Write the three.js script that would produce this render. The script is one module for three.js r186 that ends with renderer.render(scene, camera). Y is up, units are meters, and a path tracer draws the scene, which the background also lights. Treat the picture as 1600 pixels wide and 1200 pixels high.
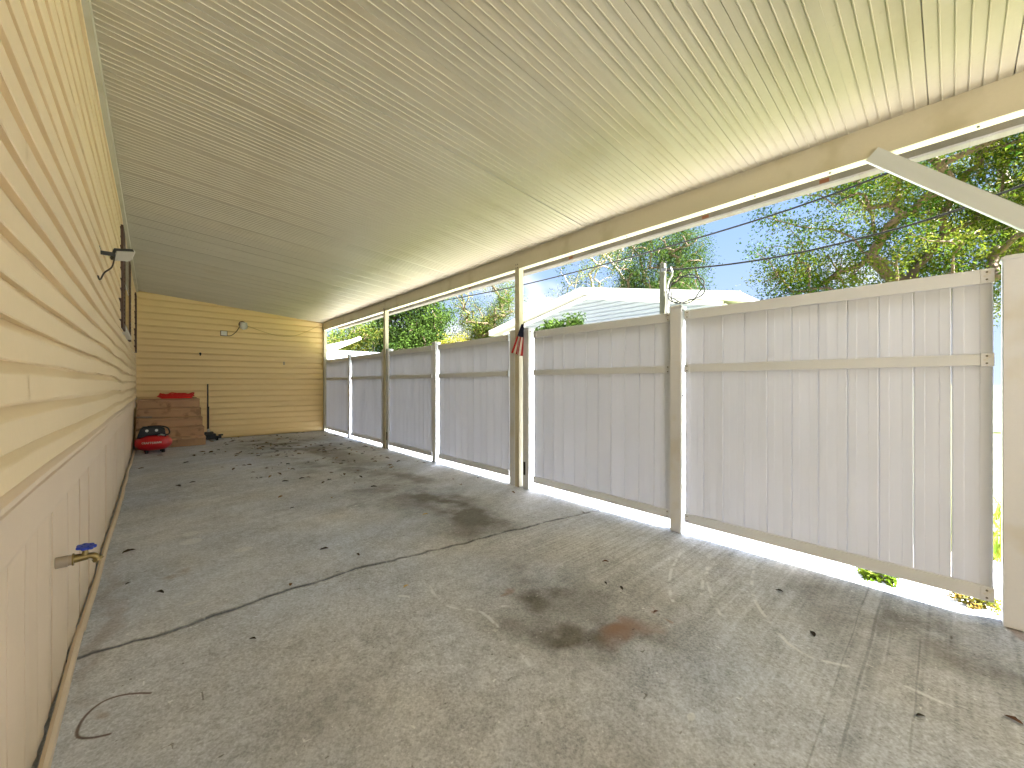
import * as THREE from 'three';
import { mergeGeometries, toCreasedNormals } from 'three/addons/utils/BufferGeometryUtils.js';
import { RoundedBoxGeometry } from 'three/addons/geometries/RoundedBoxGeometry.js';
import { TextGeometry } from 'three/addons/geometries/TextGeometry.js';
import { FontLoader } from 'three/addons/loaders/FontLoader.js';

// ---------------------------------------------------------------- camera, sky, sun, exposure
// x runs from the house (left) to the fence (right), depth "d" runs away from the viewer: z = -d
const scene = new THREE.Scene();
const camera = new THREE.PerspectiveCamera(88.12, 4 / 3, 0.05, 900);
camera.position.set(0, 1.3, 0);
camera.rotation.y = -Math.atan(560 / 620);
scene.add(camera);

const renderer = new THREE.WebGLRenderer({ antialias: true });
renderer.toneMapping = THREE.LinearToneMapping;
renderer.toneMappingExposure = 20;
renderer.shadowMap.enabled = true;

const SKY = 0.062;
const sun = new THREE.DirectionalLight(new THREE.Color(1, 0.98, 0.95), 5);
sun.position.set(20, 44, 42); sun.target.position.set(0, 0, 0);
sun.castShadow = true; sun.shadow.mapSize.set(4096, 4096);
Object.assign(sun.shadow.camera, { left: -45, right: 45, top: 45, bottom: -45, near: 1, far: 160 });
scene.add(sun, sun.target);

// ---------------------------------------------------------------- noise
function rng(seed) { let a = seed >>> 0; return () => { a = (a + 0x6D2B79F5) | 0; let t = Math.imul(a ^ (a >>> 15), 1 | a); t = (t + Math.imul(t ^ (t >>> 7), 61 | t)) ^ t; return ((t ^ (t >>> 14)) >>> 0) / 4294967296; }; }
function hash(x, y, s) { let h = Math.imul(x, 374761393) ^ Math.imul(y, 668265263) ^ Math.imul(s, 1274126177); h = Math.imul(h ^ (h >>> 13), 1274126177); return ((h ^ (h >>> 16)) >>> 0) / 4294967296; }
function vn(x, y, s = 0) { const xi = Math.floor(x), yi = Math.floor(y); let fx = x - xi, fy = y - yi; fx = fx * fx * (3 - 2 * fx); fy = fy * fy * (3 - 2 * fy);
  const a = hash(xi, yi, s), b = hash(xi + 1, yi, s), c = hash(xi, yi + 1, s), d = hash(xi + 1, yi + 1, s); return a + (b - a) * fx + (c - a) * fy + (a - b - c + d) * fx * fy; }
function fbm(x, y, o = 4, s = 0) { let v = 0, a = 0.5, t = 0; for (let i = 0; i < o; i++) { v += a * vn(x, y, s + i * 17); t += a; a *= 0.5; x = x * 2.03 + 3.1; y = y * 2.03 + 1.7; } return v / t; }
const lerp = (a, b, t) => a + (b - a) * t, clamp = (v, a = 0, b = 1) => Math.max(a, Math.min(b, v)), sst = (a, b, v) => { const t = clamp((v - a) / (b - a)); return t * t * (3 - 2 * t); };
const toS = v => { v = clamp(v); return Math.round(255 * (v <= 0.0031308 ? 12.92 * v : 1.055 * Math.pow(v, 1 / 2.4) - 0.055)); };

{ // sky: blue air with thin broken cloud
  const w = 1024, h = 512, data = new Float32Array(w * h * 4);
  for (let j = 0; j < h; j++) for (let i = 0; i < w; i++) {
    const el = ((j + 0.5) / h - 0.5) * Math.PI, az = (i / w) * Math.PI * 2, e = Math.max(0, Math.sin(el));
    const k = Math.pow(1 - e, 3);
    let r = lerp(0.25, 0.68, k), g = lerp(0.48, 0.82, k), b = lerp(0.98, 1.04, k);
    const cx = Math.cos(az) / (e + 0.25), cy = Math.sin(az) / (e + 0.25);
    const c = sst(0.52, 0.78, fbm(cx * 1.9 + 7, cy * 2.6 + 3, 6, 5)) * 0.75;
    r = lerp(r, 1.35, c); g = lerp(g, 1.35, c); b = lerp(b, 1.36, c);
    const o = (j * w + i) * 4; data[o] = r * SKY; data[o + 1] = g * SKY; data[o + 2] = b * SKY; data[o + 3] = 1;
  }
  const t = new THREE.DataTexture(data, w, h, THREE.RGBAFormat, THREE.FloatType);
  t.mapping = THREE.EquirectangularReflectionMapping; t.magFilter = t.minFilter = THREE.LinearFilter; t.needsUpdate = true;
  scene.background = t; scene.environment = t;
}

// ---------------------------------------------------------------- helpers
const used = {};
function numbered(n) { used[n] = (used[n] || 0) + 1; return used[n] === 1 ? n : n + '_' + String(used[n] - 1).padStart(3, '0'); }
function tag(o, label, category, group) { o.userData.label = label; o.userData.category = category; if (group) o.userData.group = group; return o; }
function thing(name, label, category, x, y, d, group) { const g = new THREE.Group(); g.name = numbered(name); g.position.set(x, y, -d); scene.add(g); return tag(g, label, category, group); }
function worldOf(p) { let x = 0, y = 0, z = 0; while (p && p !== scene) { x += p.position.x; y += p.position.y; z += p.position.z; p = p.parent; } return [x, y, z]; }
// a mesh whose geometry is given in world coordinates, put under parent (parents here are only moved, never turned)
function part(parent, name, geo, mat) { const m = new THREE.Mesh(Array.isArray(geo) ? merge(geo) : geo, mat); m.name = name; m.castShadow = m.receiveShadow = true;
  if (parent && parent !== scene) { const [x, y, z] = worldOf(parent); m.geometry.translate(-x, -y, -z); parent.add(m); } else { m.name = numbered(name); scene.add(m); } return m; }
function local(parent, name, geo, mat) { const m = new THREE.Mesh(Array.isArray(geo) ? merge(geo) : geo, mat); m.name = name; m.castShadow = m.receiveShadow = true; parent.add(m); return m; }
function merge(l) { return mergeGeometries(l.map(g => { g = g.index ? g.toNonIndexed() : g; for (const k of Object.keys(g.attributes)) if (!['position', 'normal', 'uv'].includes(k)) g.deleteAttribute(k); g.morphAttributes = {}; return g; })); }
function struct(name, geo, mat) { const m = part(scene, name, geo, mat); m.userData.kind = 'structure'; return m; }
function box(x0, x1, y0, y1, d0, d1, ch = 0) { const w = Math.abs(x1 - x0), h = Math.abs(y1 - y0), l = Math.abs(d1 - d0);
  const g = ch ? new RoundedBoxGeometry(w, h, l, 1, Math.min(ch, w / 2.1, h / 2.1, l / 2.1)) : new THREE.BoxGeometry(w, h, l); g.translate((x0 + x1) / 2, (y0 + y1) / 2, -(d0 + d1) / 2); return g; }
function cyl(r0, r1, h, n = 16) { return new THREE.CylinderGeometry(r0, r1, h, n); }
function tube(pts, r, seg = 24, n = 7) { return new THREE.TubeGeometry(new THREE.CatmullRomCurve3(pts.map(p => new THREE.Vector3(p[0], p[1], -p[2]))), seg, r, n, false); }
function tex(w, h, fn, srgb = true) { const a = new Uint8Array(w * h * 4); for (let j = 0; j < h; j++) for (let i = 0; i < w; i++) { const c = fn(i, j), o = (j * w + i) * 4;
    if (srgb) { a[o] = toS(c[0]); a[o + 1] = toS(c[1]); a[o + 2] = toS(c[2]); } else { const v = Math.round(255 * clamp(c)); a[o] = a[o + 1] = a[o + 2] = v; } a[o + 3] = 255; }
  const t = new THREE.DataTexture(a, w, h); t.magFilter = THREE.LinearFilter; t.minFilter = THREE.LinearMipmapLinearFilter; t.generateMipmaps = true; t.wrapS = t.wrapT = THREE.RepeatWrapping; if (srgb) t.colorSpace = THREE.SRGBColorSpace; t.needsUpdate = true; return t; }
const lin = hex => { const c = new THREE.Color(hex); return [c.r, c.g, c.b]; };
function std(hex, rough = 0.6, metal = 0) { return new THREE.MeshStandardMaterial({ color: hex, roughness: rough, metalness: metal }); }
// periodic-enough mottled paint; uv in metres, the tile is "size" metres
function paint(hex, rough, { size = 2.4, amp = 0.1, sx = 1, sy = 1, spots = 0, dirt = null, bump = 0, seed = 1 } = {}) {
  const c = lin(hex), dc = dirt ? lin(dirt) : c, W = 512;
  const per = (u, v, f, s) => { const a = fbm(u * f, v * f, 4, s), b = fbm((u - 1) * f, v * f, 4, s), e = fbm(u * f, (v - 1) * f, 4, s), g = fbm((u - 1) * f, (v - 1) * f, 4, s); const x = sst(0.75, 1, u), y = sst(0.75, 1, v); return lerp(lerp(a, b, x), lerp(e, g, x), y); };
  const t = tex(W, W, (i, j) => { const u = i / W, v = j / W; const n = (per(u * 1, v, 5 * 1, seed) - 0.5) * 2, m = vn(u * W / 2 * sx, v * W / 2 * sy, seed + 9) - 0.5; const k = 1 + amp * n + amp * 0.5 * m;
    const dd = dirt ? sst(0.56, 0.8, per(u, v, 9, seed + 40)) * 0.5 + (spots && vn(u * 90, v * 90, seed + 3) > 1 - spots ? 0.5 : 0) : 0;
    return [lerp(c[0], dc[0], dd) * k, lerp(c[1], dc[1], dd) * k, lerp(c[2], dc[2], dd) * k]; });
  t.repeat.set(1 / size, 1 / size);
  const m = new THREE.MeshStandardMaterial({ map: t, roughness: rough }); if (bump) { m.bumpMap = t; m.bumpScale = bump; } return m;
}
function metreUV(g) { // box-projected uv in metres
  g = g.index ? g.toNonIndexed() : g; const p = g.attributes.position, n = g.attributes.normal, uv = new Float32Array(p.count * 2);
  for (let i = 0; i < p.count; i++) { const ax = Math.abs(n.getX(i)), ay = Math.abs(n.getY(i)), az = Math.abs(n.getZ(i));
    if (ay > ax && ay > az) { uv[2 * i] = p.getX(i); uv[2 * i + 1] = p.getZ(i); } else if (ax > az) { uv[2 * i] = p.getZ(i); uv[2 * i + 1] = p.getY(i); } else { uv[2 * i] = p.getX(i); uv[2 * i + 1] = p.getY(i); } }
  g.setAttribute('uv', new THREE.BufferAttribute(uv, 2)); return g; }
// strip surface: profile [[out, y], ...] swept along s; at(s, y, out) gives the world point
function sweep(profile, s0, s1, n, at) {
  const pos = [], uv = [], idx = []; let run = 0;
  for (let k = 0; k + 1 < profile.length; k++) { const a = profile[k], b = profile[k + 1], base = pos.length / 3, L = Math.hypot(b[0] - a[0], b[1] - a[1]);
    for (let i = 0; i <= n; i++) { const s = lerp(s0, s1, i / n); for (const [q, r] of [[a, 0], [b, L]]) { const v = at(s, q[1], q[0]); pos.push(...v); uv.push(s, q[1]); } }
    for (let i = 0; i < n; i++) { const o = base + 2 * i; idx.push(o, o + 1, o + 3, o, o + 3, o + 2); } run += L; }
  const g = new THREE.BufferGeometry(); g.setAttribute('position', new THREE.Float32BufferAttribute(pos, 3)); g.setAttribute('uv', new THREE.Float32BufferAttribute(uv, 2)); g.setIndex(idx); g.computeVertexNormals(); return g; }
const floorY = (x, d) => 0.05 * clamp(d / 11.3, 0, 1.1);

// ---------------------------------------------------------------- materials
const M = {
  sidingHouse: paint('#f0d8ac', 0.55, { amp: 0.045, seed: 3, size: 3.1 }),
  sidingShed: paint('#ecd096', 0.55, { amp: 0.04, seed: 8, size: 3.3 }),
  skirt: paint('#e4ceb2', 0.5, { amp: 0.04, seed: 12, size: 1.7 }),
  ceil: paint('#c2bba6', 0.42, { amp: 0.05, dirt: '#b8b097', seed: 21, size: 3.7, spots: 0.02 }),
  ceil2: paint('#bdb6a1', 0.42, { amp: 0.05, dirt: '#b3ab93', seed: 25, size: 3.3, spots: 0.02 }),
  ceil3: paint('#c0b8a2', 0.42, { amp: 0.06, dirt: '#b2a88e', seed: 28, size: 2.9, spots: 0.03 }),
  alu: paint('#c8c2ac', 0.4, { amp: 0.05, dirt: '#a89f7c', seed: 31, size: 2.3, spots: 0.01 }),
  braceAlu: paint('#c9cfd0', 0.35, { amp: 0.04, seed: 33 }),
  fascia: paint('#67635c', 0.7, { amp: 0.3, dirt: '#5c5348', seed: 36, size: 0.9, spots: 0.1 }),
  vinyl: paint('#d7dae2', 0.42, { amp: 0.035, seed: 41, size: 1.9, sx: 1, sy: 0.02 }),
  vinyl2: paint('#d4d7df', 0.42, { amp: 0.035, seed: 44, size: 1.7, sx: 1, sy: 0.02 }),
  vinylRail: paint('#dce0e8', 0.42, { amp: 0.03, seed: 49, size: 2.1 }),
  vinylPost: paint('#dadde5', 0.4, { amp: 0.03, dirt: '#c9c4b8', seed: 47, size: 2.2 }),
  dark: std('#1c1a18', 0.6), screw: std('#6b6a66', 0.4, 0.8), rust: std('#6a4028', 0.9),
  brown: paint('#4a2e22', 0.6, { amp: 0.1, seed: 51 }), glass: std('#20262a', 0.08), white: std('#dedad0', 0.5),
  step: paint('#c9a27c', 0.85, { amp: 0.14, dirt: '#7a5638', seed: 55, size: 1.1, bump: 0.002 }),
  red: new THREE.MeshPhysicalMaterial({ color: '#d0101c', roughness: 0.3, clearcoat: 0.6, clearcoatRoughness: 0.2 }), redHose: std('#dc2418', 0.5),
  black: std('#201f1f', 0.5), blackMetal: std('#2b2c2b', 0.45, 0.3), steel: std('#b8b6b0', 0.3, 0.9),
  brass: std('#8f7c50', 0.42, 0.85), blue: new THREE.MeshPhysicalMaterial({ color: '#1d3fb8', roughness: 0.35, clearcoat: 0.4 }), pipe: std('#a99a86', 0.45), cord: std('#b79a5a', 0.7), cordDark: std('#3a2c20', 0.7),
  houseWhite: paint('#8c939b', 0.55, { amp: 0.04, seed: 61, size: 2.6 }), houseTrim: std('#e3e2dc', 0.5), roofWhite: paint('#dcdad2', 0.6, { amp: 0.08, seed: 64 }),
  pole: paint('#3b3b2a', 0.85, { amp: 0.2, seed: 67, size: 0.8, sx: 1, sy: 0.05 }), wire: std('#0d0d0d', 1), conduit: std('#8e8c86', 0.5),
  bark: paint('#5a4a3a', 0.95, { amp: 0.35, seed: 71, size: 0.7, bump: 0.02 }), barkPale: paint('#9a8f80', 0.95, { amp: 0.3, seed: 74, size: 0.7, bump: 0.02 }),
};

for (const k of ['vinyl', 'vinyl2']) M[k] = new THREE.MeshPhysicalMaterial({ map: M[k].map, roughness: 0.95, transmission: 0.15, thickness: 0, clearcoat: 0.35, clearcoatRoughness: 0.35 }); // thin hollow vinyl lets some sun through

// ---------------------------------------------------------------- ground
{
  const gt = tex(512, 512, (i, j) => { const n = fbm(i / 40, j / 40, 5, 81), f = vn(i / 1.5, j / 1.5, 83); const k = 0.7 + 0.6 * n * (0.6 + 0.8 * f); return [0.115 * k, 0.135 * k, 0.035 * k]; }); gt.repeat.set(1 / 3, 1 / 3);
  const g = new THREE.CircleGeometry(500, 96); g.rotateX(-Math.PI / 2); g.translate(0, -0.05, 0);
  struct('lawn', metreUV(g), new THREE.MeshStandardMaterial({ map: gt, roughness: 1 }));
  const st = tex(512, 512, (i, j) => { const n = fbm(i / 50, j / 50, 5, 91), f = vn(i / 1.3, j / 1.3, 93); const k = 0.72 + 0.35 * n + 0.25 * (f - 0.5); return [0.52 * k, 0.505 * k, 0.48 * k]; }); st.repeat.set(1 / 1.5, 1 / 1.5);
  const sandM = new THREE.MeshStandardMaterial({ map: st, roughness: 1, bumpMap: st, bumpScale: 0.006 });
  struct('side_path', metreUV(box(3.56, 4.63, -0.3, -0.012, -14, 16)), sandM);
  struct('side_path', metreUV(box(4.632, 5.4, -0.3, -0.02, 1.6, 24)), sandM);  // pale strip added beside the path to bounce sunlight into the carport
  struct('driveway', metreUV(box(-0.6, 4.6, -0.3, -0.008, -18, -7.41)), sandM);
}

// ---------------------------------------------------------------- carport slab
const crack = [[-0.45, 2.77], [-0.288, 2.757], [0.0, 2.73], [0.236, 2.742], [0.55, 2.775], [0.8, 2.77], [1.065, 2.784], [1.3, 2.735], [1.6, 2.69], [1.89, 2.637], [2.2, 2.62], [2.45, 2.56], [2.7, 2.545], [2.95, 2.49], [3.2, 2.45], [3.38, 2.40], [3.56, 2.41]];
const crackAt = x => { for (let i = 0; i + 1 < crack.length; i++) if (x <= crack[i + 1][0]) { const t = clamp((x - crack[i][0]) / (crack[i + 1][0] - crack[i][0])); return lerp(crack[i][1], crack[i + 1][1], t) + (fbm(x * 14, 3, 4, 7) - 0.5) * 0.035; } return 2.41; };
const segd = (x, y, ax, ay, bx, by) => { const vx = bx - ax, vy = by - ay, t = clamp(((x - ax) * vx + (y - ay) * vy) / (vx * vx + vy * vy)); return Math.hypot(x - ax - vx * t, y - ay - vy * t); };
const pathd = (x, y, p) => { let m = 9; for (let i = 0; i + 1 < p.length; i++) { const a = p[i], b = p[i + 1], e = segd(x, y, a[0], a[1], b[0], b[1]); if (e < m) m = e; } return m; };
// stains, scrapes and rust that lie on the concrete: [x, d, radius x, radius d, strength]
const oil = [[2.25, 4.2, 0.8, 2.0, 0.42], [1.95, 1.5, 0.6, 0.8, 0.45], [2.2, 8.4, 1.2, 2.6, 0.42], [0.15, 9.0, 0.5, 1.2, 0.15], [3.0, 0.1, 0.8, 0.7, 0.36], [2.62, 5.0, 0.35, 0.7, 0.4], [2.38, 3.75, 0.26, 0.6, 0.75], [2.3, 3.05, 0.24, 0.42, 0.8], [2.02, 2.9, 0.2, 0.3, 0.45], [2.0, 4.5, 0.4, 0.8, 0.25], [2.1, 6.2, 0.8, 1.0, 0.4], [2.2, 8.0, 0.9, 1.3, 0.5], [1.9, 9.8, 1.0, 0.9, 0.55], [1.78, 1.72, 0.15, 0.2, 0.75], [1.9, 1.95, 0.12, 0.2, 0.5], [1.56, 1.33, 0.14, 0.14, 0.7], [1.72, 1.16, 0.12, 0.12, 0.65], [1.84, 1.03, 0.13, 0.1, 0.6], [2.02, 1.02, 0.1, 0.14, 0.35], [1.45, 1.6, 0.16, 0.2, 0.35], [2.95, 0.45, 0.4, 0.2, 0.3], [3.1, 0.0, 0.4, 0.3, 0.4], [1.15, 0.75, 0.3, 0.2, 0.3], [0.5, 1.6, 0.3, 0.3, 0.2]];
const pale = [[1.65, 4.1, 0.22, 0.5, 0.5], [1.69, 5.2, 0.3, 0.5, 0.35], [1.2, 1.35, 0.28, 0.3, 0.4], [0.95, 1.85, 0.3, 0.35, 0.35], [1.4, 1.12, 0.2, 0.2, 0.35], [1.55, 0.85, 0.2, 0.14, 0.35], [0.7, 1.75, 0.3, 0.3, 0.3], [0.8, 4.6, 0.5, 0.8, 0.2], [0.5, 6.2, 0.5, 1.2, 0.25], [1.5, 2.2, 0.3, 0.25, 0.3]];
const rustSpots = [[1.85, 1.12, 0.2, 0.09, 0.95], [1.93, 1.13, 0.08, 0.05, 0.6], [1.67, 1.84, 0.06, 0.03, 0.7], [2.1, 1.12, 0.02, 0.02, 0.8], [0.1, 3.5, 0.05, 0.06, 0.4], [3.32, -0.25, 0.12, 0.04, 0.6], [-0.18, 3.2, 0.06, 1.2, 0.3], [-0.2, 2.15, 0.05, 0.05, 0.5]];
const blobs = [[0.23, 4.14, 0.075, 0.07], [0.24, 4.36, 0.06, 0.06], [0.52, 3.68, 0.06, 0.05], [0.17, 2.99, 0.05, 0.016], [1.56, 0.68, 0.028, 0.014]];
const arcs = [[[3.0, 1.39], [2.69, 1.31], [2.4, 1.18], [2.3, 1.11]], [[3.17, 1.24], [2.88, 1.15], [2.54, 0.99], [2.32, 0.84]], [[3.2, 1.17], [2.77, 1.12], [2.5, 1.03]], [[3.18, 0.94], [2.82, 0.85], [2.58, 0.73], [2.32, 0.49], [2.4, 0.24], [2.38, -0.02]], [[1.35, 2.4], [1.27, 1.96], [1.37, 1.78], [1.29, 1.3]], [[1.1, 2.27], [1.16, 2.2]], [[1.5, 1.75], [1.58, 1.69]]];
const smooth = (p, n = 28) => new THREE.CatmullRomCurve3(p.map(q => new THREE.Vector3(q[0], 0, q[1]))).getPoints(n).map(v => [v.x, v.z]);
const arcsS = arcs.map(a => { const p = smooth(a, 18); p.box = [Math.min(...p.map(q => q[0])) - 0.05, Math.max(...p.map(q => q[0])) + 0.05, Math.min(...p.map(q => q[1])) - 0.05, Math.max(...p.map(q => q[1])) + 0.05]; return p; });
const ringP = smooth([[-0.12, 2.08], [-0.165, 2.1], [-0.205, 2.14], [-0.21, 2.2], [-0.19, 2.27], [-0.15, 2.31], [-0.1, 2.305], [-0.05, 2.275], [-0.01, 2.24]], 40);
function concrete(x, d) {
  const big = fbm(x * 0.8, d * 0.8, 4, 101), mid = fbm(x * 3.6 + d * 0.5, d * 3.2, 5, 111), fine = fbm(x * 24, d * 24, 4, 121), gr = hash(Math.round(x * 250), Math.round(d * 250), 3), grit = vn(x * 110, d * 110, 123);
  const streak = fbm(x * 2.2 + d * 0.9, d * 9 - x * 3.2, 4, 127), broom = fbm(x * 1.2, d * 60, 3, 131), hue = fbm(x * 1.7 + 4, d * 1.5, 3, 141);
  let k = 0.98 + 0.34 * (big - 0.5) + 0.26 * (mid - 0.5) + 0.3 * (streak - 0.5) + 0.3 * (fine - 0.5) + 0.4 * (grit - 0.5) + 0.32 * (gr - 0.5) + 0.5 * (broom - 0.5) * sst(1.2, 2.8, x) * (d < 2.5 ? 1 : 0.4);
  k = Math.max(0.25, k); let r = 0.535 * k, g = 0.555 * k, b = 0.605 * k;
  const w = (hue - 0.5) * 0.22; r *= 1 + w * 0.6; b *= 1 - w;
  const wx = x + (fbm(x * 5, d * 5, 3, 151) - 0.5) * 0.22, wd = d + (fbm(x * 5, d * 5, 3, 161) - 0.5) * 0.3;
  let o = 0; for (const s of oil) { const q = Math.hypot((wx - s[0]) / s[2], (wd - s[1]) / s[3]); o += (1 - o) * s[4] * (1 - sst(0.0, 1.5, q)); }
  o *= 0.4 + 1.0 * sst(0.3, 0.7, mid); const of = clamp(o * 1.05); r *= 1 - of * 0.72; g *= 1 - of * 0.75; b *= 1 - of * 0.8;
  let p = 0; for (const s of pale) { const q = Math.hypot((wx - s[0]) / s[2], (wd - s[1]) / s[3]); p = Math.max(p, s[4] * (1 - sst(0.2, 1.2, q))); }
  p *= sst(0.4, 0.65, fine) * 1.3; r += p * 0.09; g += p * 0.09; b += p * 0.09;
  let u = 0; for (const s of rustSpots) { const q = Math.hypot((wx - s[0]) / s[2], (wd - s[1]) / s[3]); u = Math.max(u, s[4] * (1 - sst(0.2, 1.1, q))); }
  u *= 0.5 + mid; u = clamp(u * 0.85); r = lerp(r, 0.27, u); g = lerp(g, 0.16, u); b = lerp(b, 0.11, u);
  for (const s of blobs) { if (Math.abs(x - s[0]) > 0.12 || Math.abs(d - s[1]) > 0.12) continue; const q = Math.hypot((x - s[0]) / s[2], (d - s[1]) / s[3]) + (fine - 0.5) * 0.8; const t = (1 - sst(0.8, 1.05, q)) * (0.35 + 0.3 * grit); r = lerp(r, 0.78, t); g = lerp(g, 0.8, t); b = lerp(b, 0.82, t); }
  if (x > 1 && d < 3) for (const a of arcsS) { if (x < a.box[0] || x > a.box[1] || d < a.box[2] || d > a.box[3]) continue; const q = pathd(x + (mid - 0.5) * 0.03, d, a); if (q < 0.02) { const t = (1 - sst(0.004, 0.014, q)) * sst(0.4, 0.62, fbm(x * 18, d * 18, 3, 171)) * 0.6; r = lerp(r, 0.82, t); g = lerp(g, 0.84, t); b = lerp(b, 0.88, t); } }
  if (x < 0.05 && x > -0.26 && d < 2.36 && d > 2.03) { const q = pathd(x, d, ringP); const t = (1 - sst(0.002, 0.008, q)) * 0.85; r = lerp(r, 0.1, t); g = lerp(g, 0.045, t); b = lerp(b, 0.025, t); }
  if (x > 1.5 && Math.abs(d - 0.24) < 0.2) { for (const [dd, ww, ss] of [[0.27, 0.008, 0.4], [0.205, 0.006, 0.3], [0.24, 0.03, 0.2], [0.1, 0.005, 0.4], [0.34, 0.004, 0.4]]) { const t = (1 - sst(ww * 0.4, ww, Math.abs(d - dd - (x - 2.4) * 0.012 - (fbm(x * 3, dd * 9, 2, 7) - 0.5) * 0.012))) * ss * sst(0.34, 0.62, fbm(x * 2.6, dd * 40, 3, 173)) * 1.3; r *= 1 - t * 0.6; g *= 1 - t * 0.6; b *= 1 - t * 0.6; } }
  if (Math.abs(d - 2.6) < 0.3) { const q = Math.abs(d - crackAt(x)), t = (1 - sst(0.008, 0.03, q + 0.02 * (mid - 0.5))) * 0.55 * sst(0.3, 0.6, fbm(x * 9, d * 9, 3, 175)); r *= 1 - t; g *= 1 - t; b *= 1 - t; }
  if (vn(x * 62, d * 62, 181) > 0.955) { r += 0.22; g += 0.22; b += 0.21; }
  if (vn(x * 40, d * 40, 191) > 0.975) { r *= 0.5; g *= 0.48; b *= 0.45; }
  return [r, g, b];
}
function slab(name, d0, d1, f0, f1, W, H) {
  const X0 = -0.45, X1 = 3.56, t0 = Math.max(d0, -1.6), t = tex(W, H, (i, j) => concrete(lerp(X0, X1, (i + 0.5) / W), lerp(t0, d1, (j + 0.5) / H))); t.wrapS = t.wrapT = THREE.MirroredRepeatWrapping;
  const n = 160, nd = 8, pos = [], uv = [], idx = [];
  for (let i = 0; i <= n; i++) { const x = lerp(X0, X1, i / n), a = f0(x), b = f1(x); for (let j = 0; j <= nd; j++) { const d = lerp(a, b, j / nd); pos.push(x, floorY(x, d), -d); uv.push(i / n, (d - t0) / (d1 - t0)); } }
  for (let i = 0; i < n; i++) for (let j = 0; j < nd; j++) { const o = i * (nd + 1) + j; idx.push(o, o + nd + 1, o + nd + 2, o, o + nd + 2, o + 1); }
  const rim = []; for (let i = 0; i <= n; i++) rim.push(i * (nd + 1)); for (let j = 1; j <= nd; j++) rim.push(n * (nd + 1) + j); for (let i = n - 1; i >= 0; i--) rim.push(i * (nd + 1) + nd); for (let j = nd - 1; j >= 0; j--) rim.push(j);
  const base = pos.length / 3; for (const k of rim) { for (const dy of [0, -0.12]) { pos.push(pos[3 * k], pos[3 * k + 1] + dy, pos[3 * k + 2]); uv.push(uv[2 * k], uv[2 * k + 1]); } }
  for (let k = 0; k + 1 < rim.length; k++) { const o = base + 2 * k; idx.push(o, o + 1, o + 3, o, o + 3, o + 2); }
  const g = new THREE.BufferGeometry(); g.setAttribute('position', new THREE.Float32BufferAttribute(pos, 3)); g.setAttribute('uv', new THREE.Float32BufferAttribute(uv, 2)); g.setIndex(idx); g.computeVertexNormals();
  return struct(name, g, new THREE.MeshStandardMaterial({ map: t, bumpMap: t, bumpScale: 0.004, roughness: 0.8 }));
}
slab('concrete_slab', -7.4, 2.84, () => -7.4, x => crackAt(x) - 0.009, 1536, 1700);
slab('concrete_slab', 2.36, 11.5, x => crackAt(x) + 0.008, () => 11.5, 1024, 2000);

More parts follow.
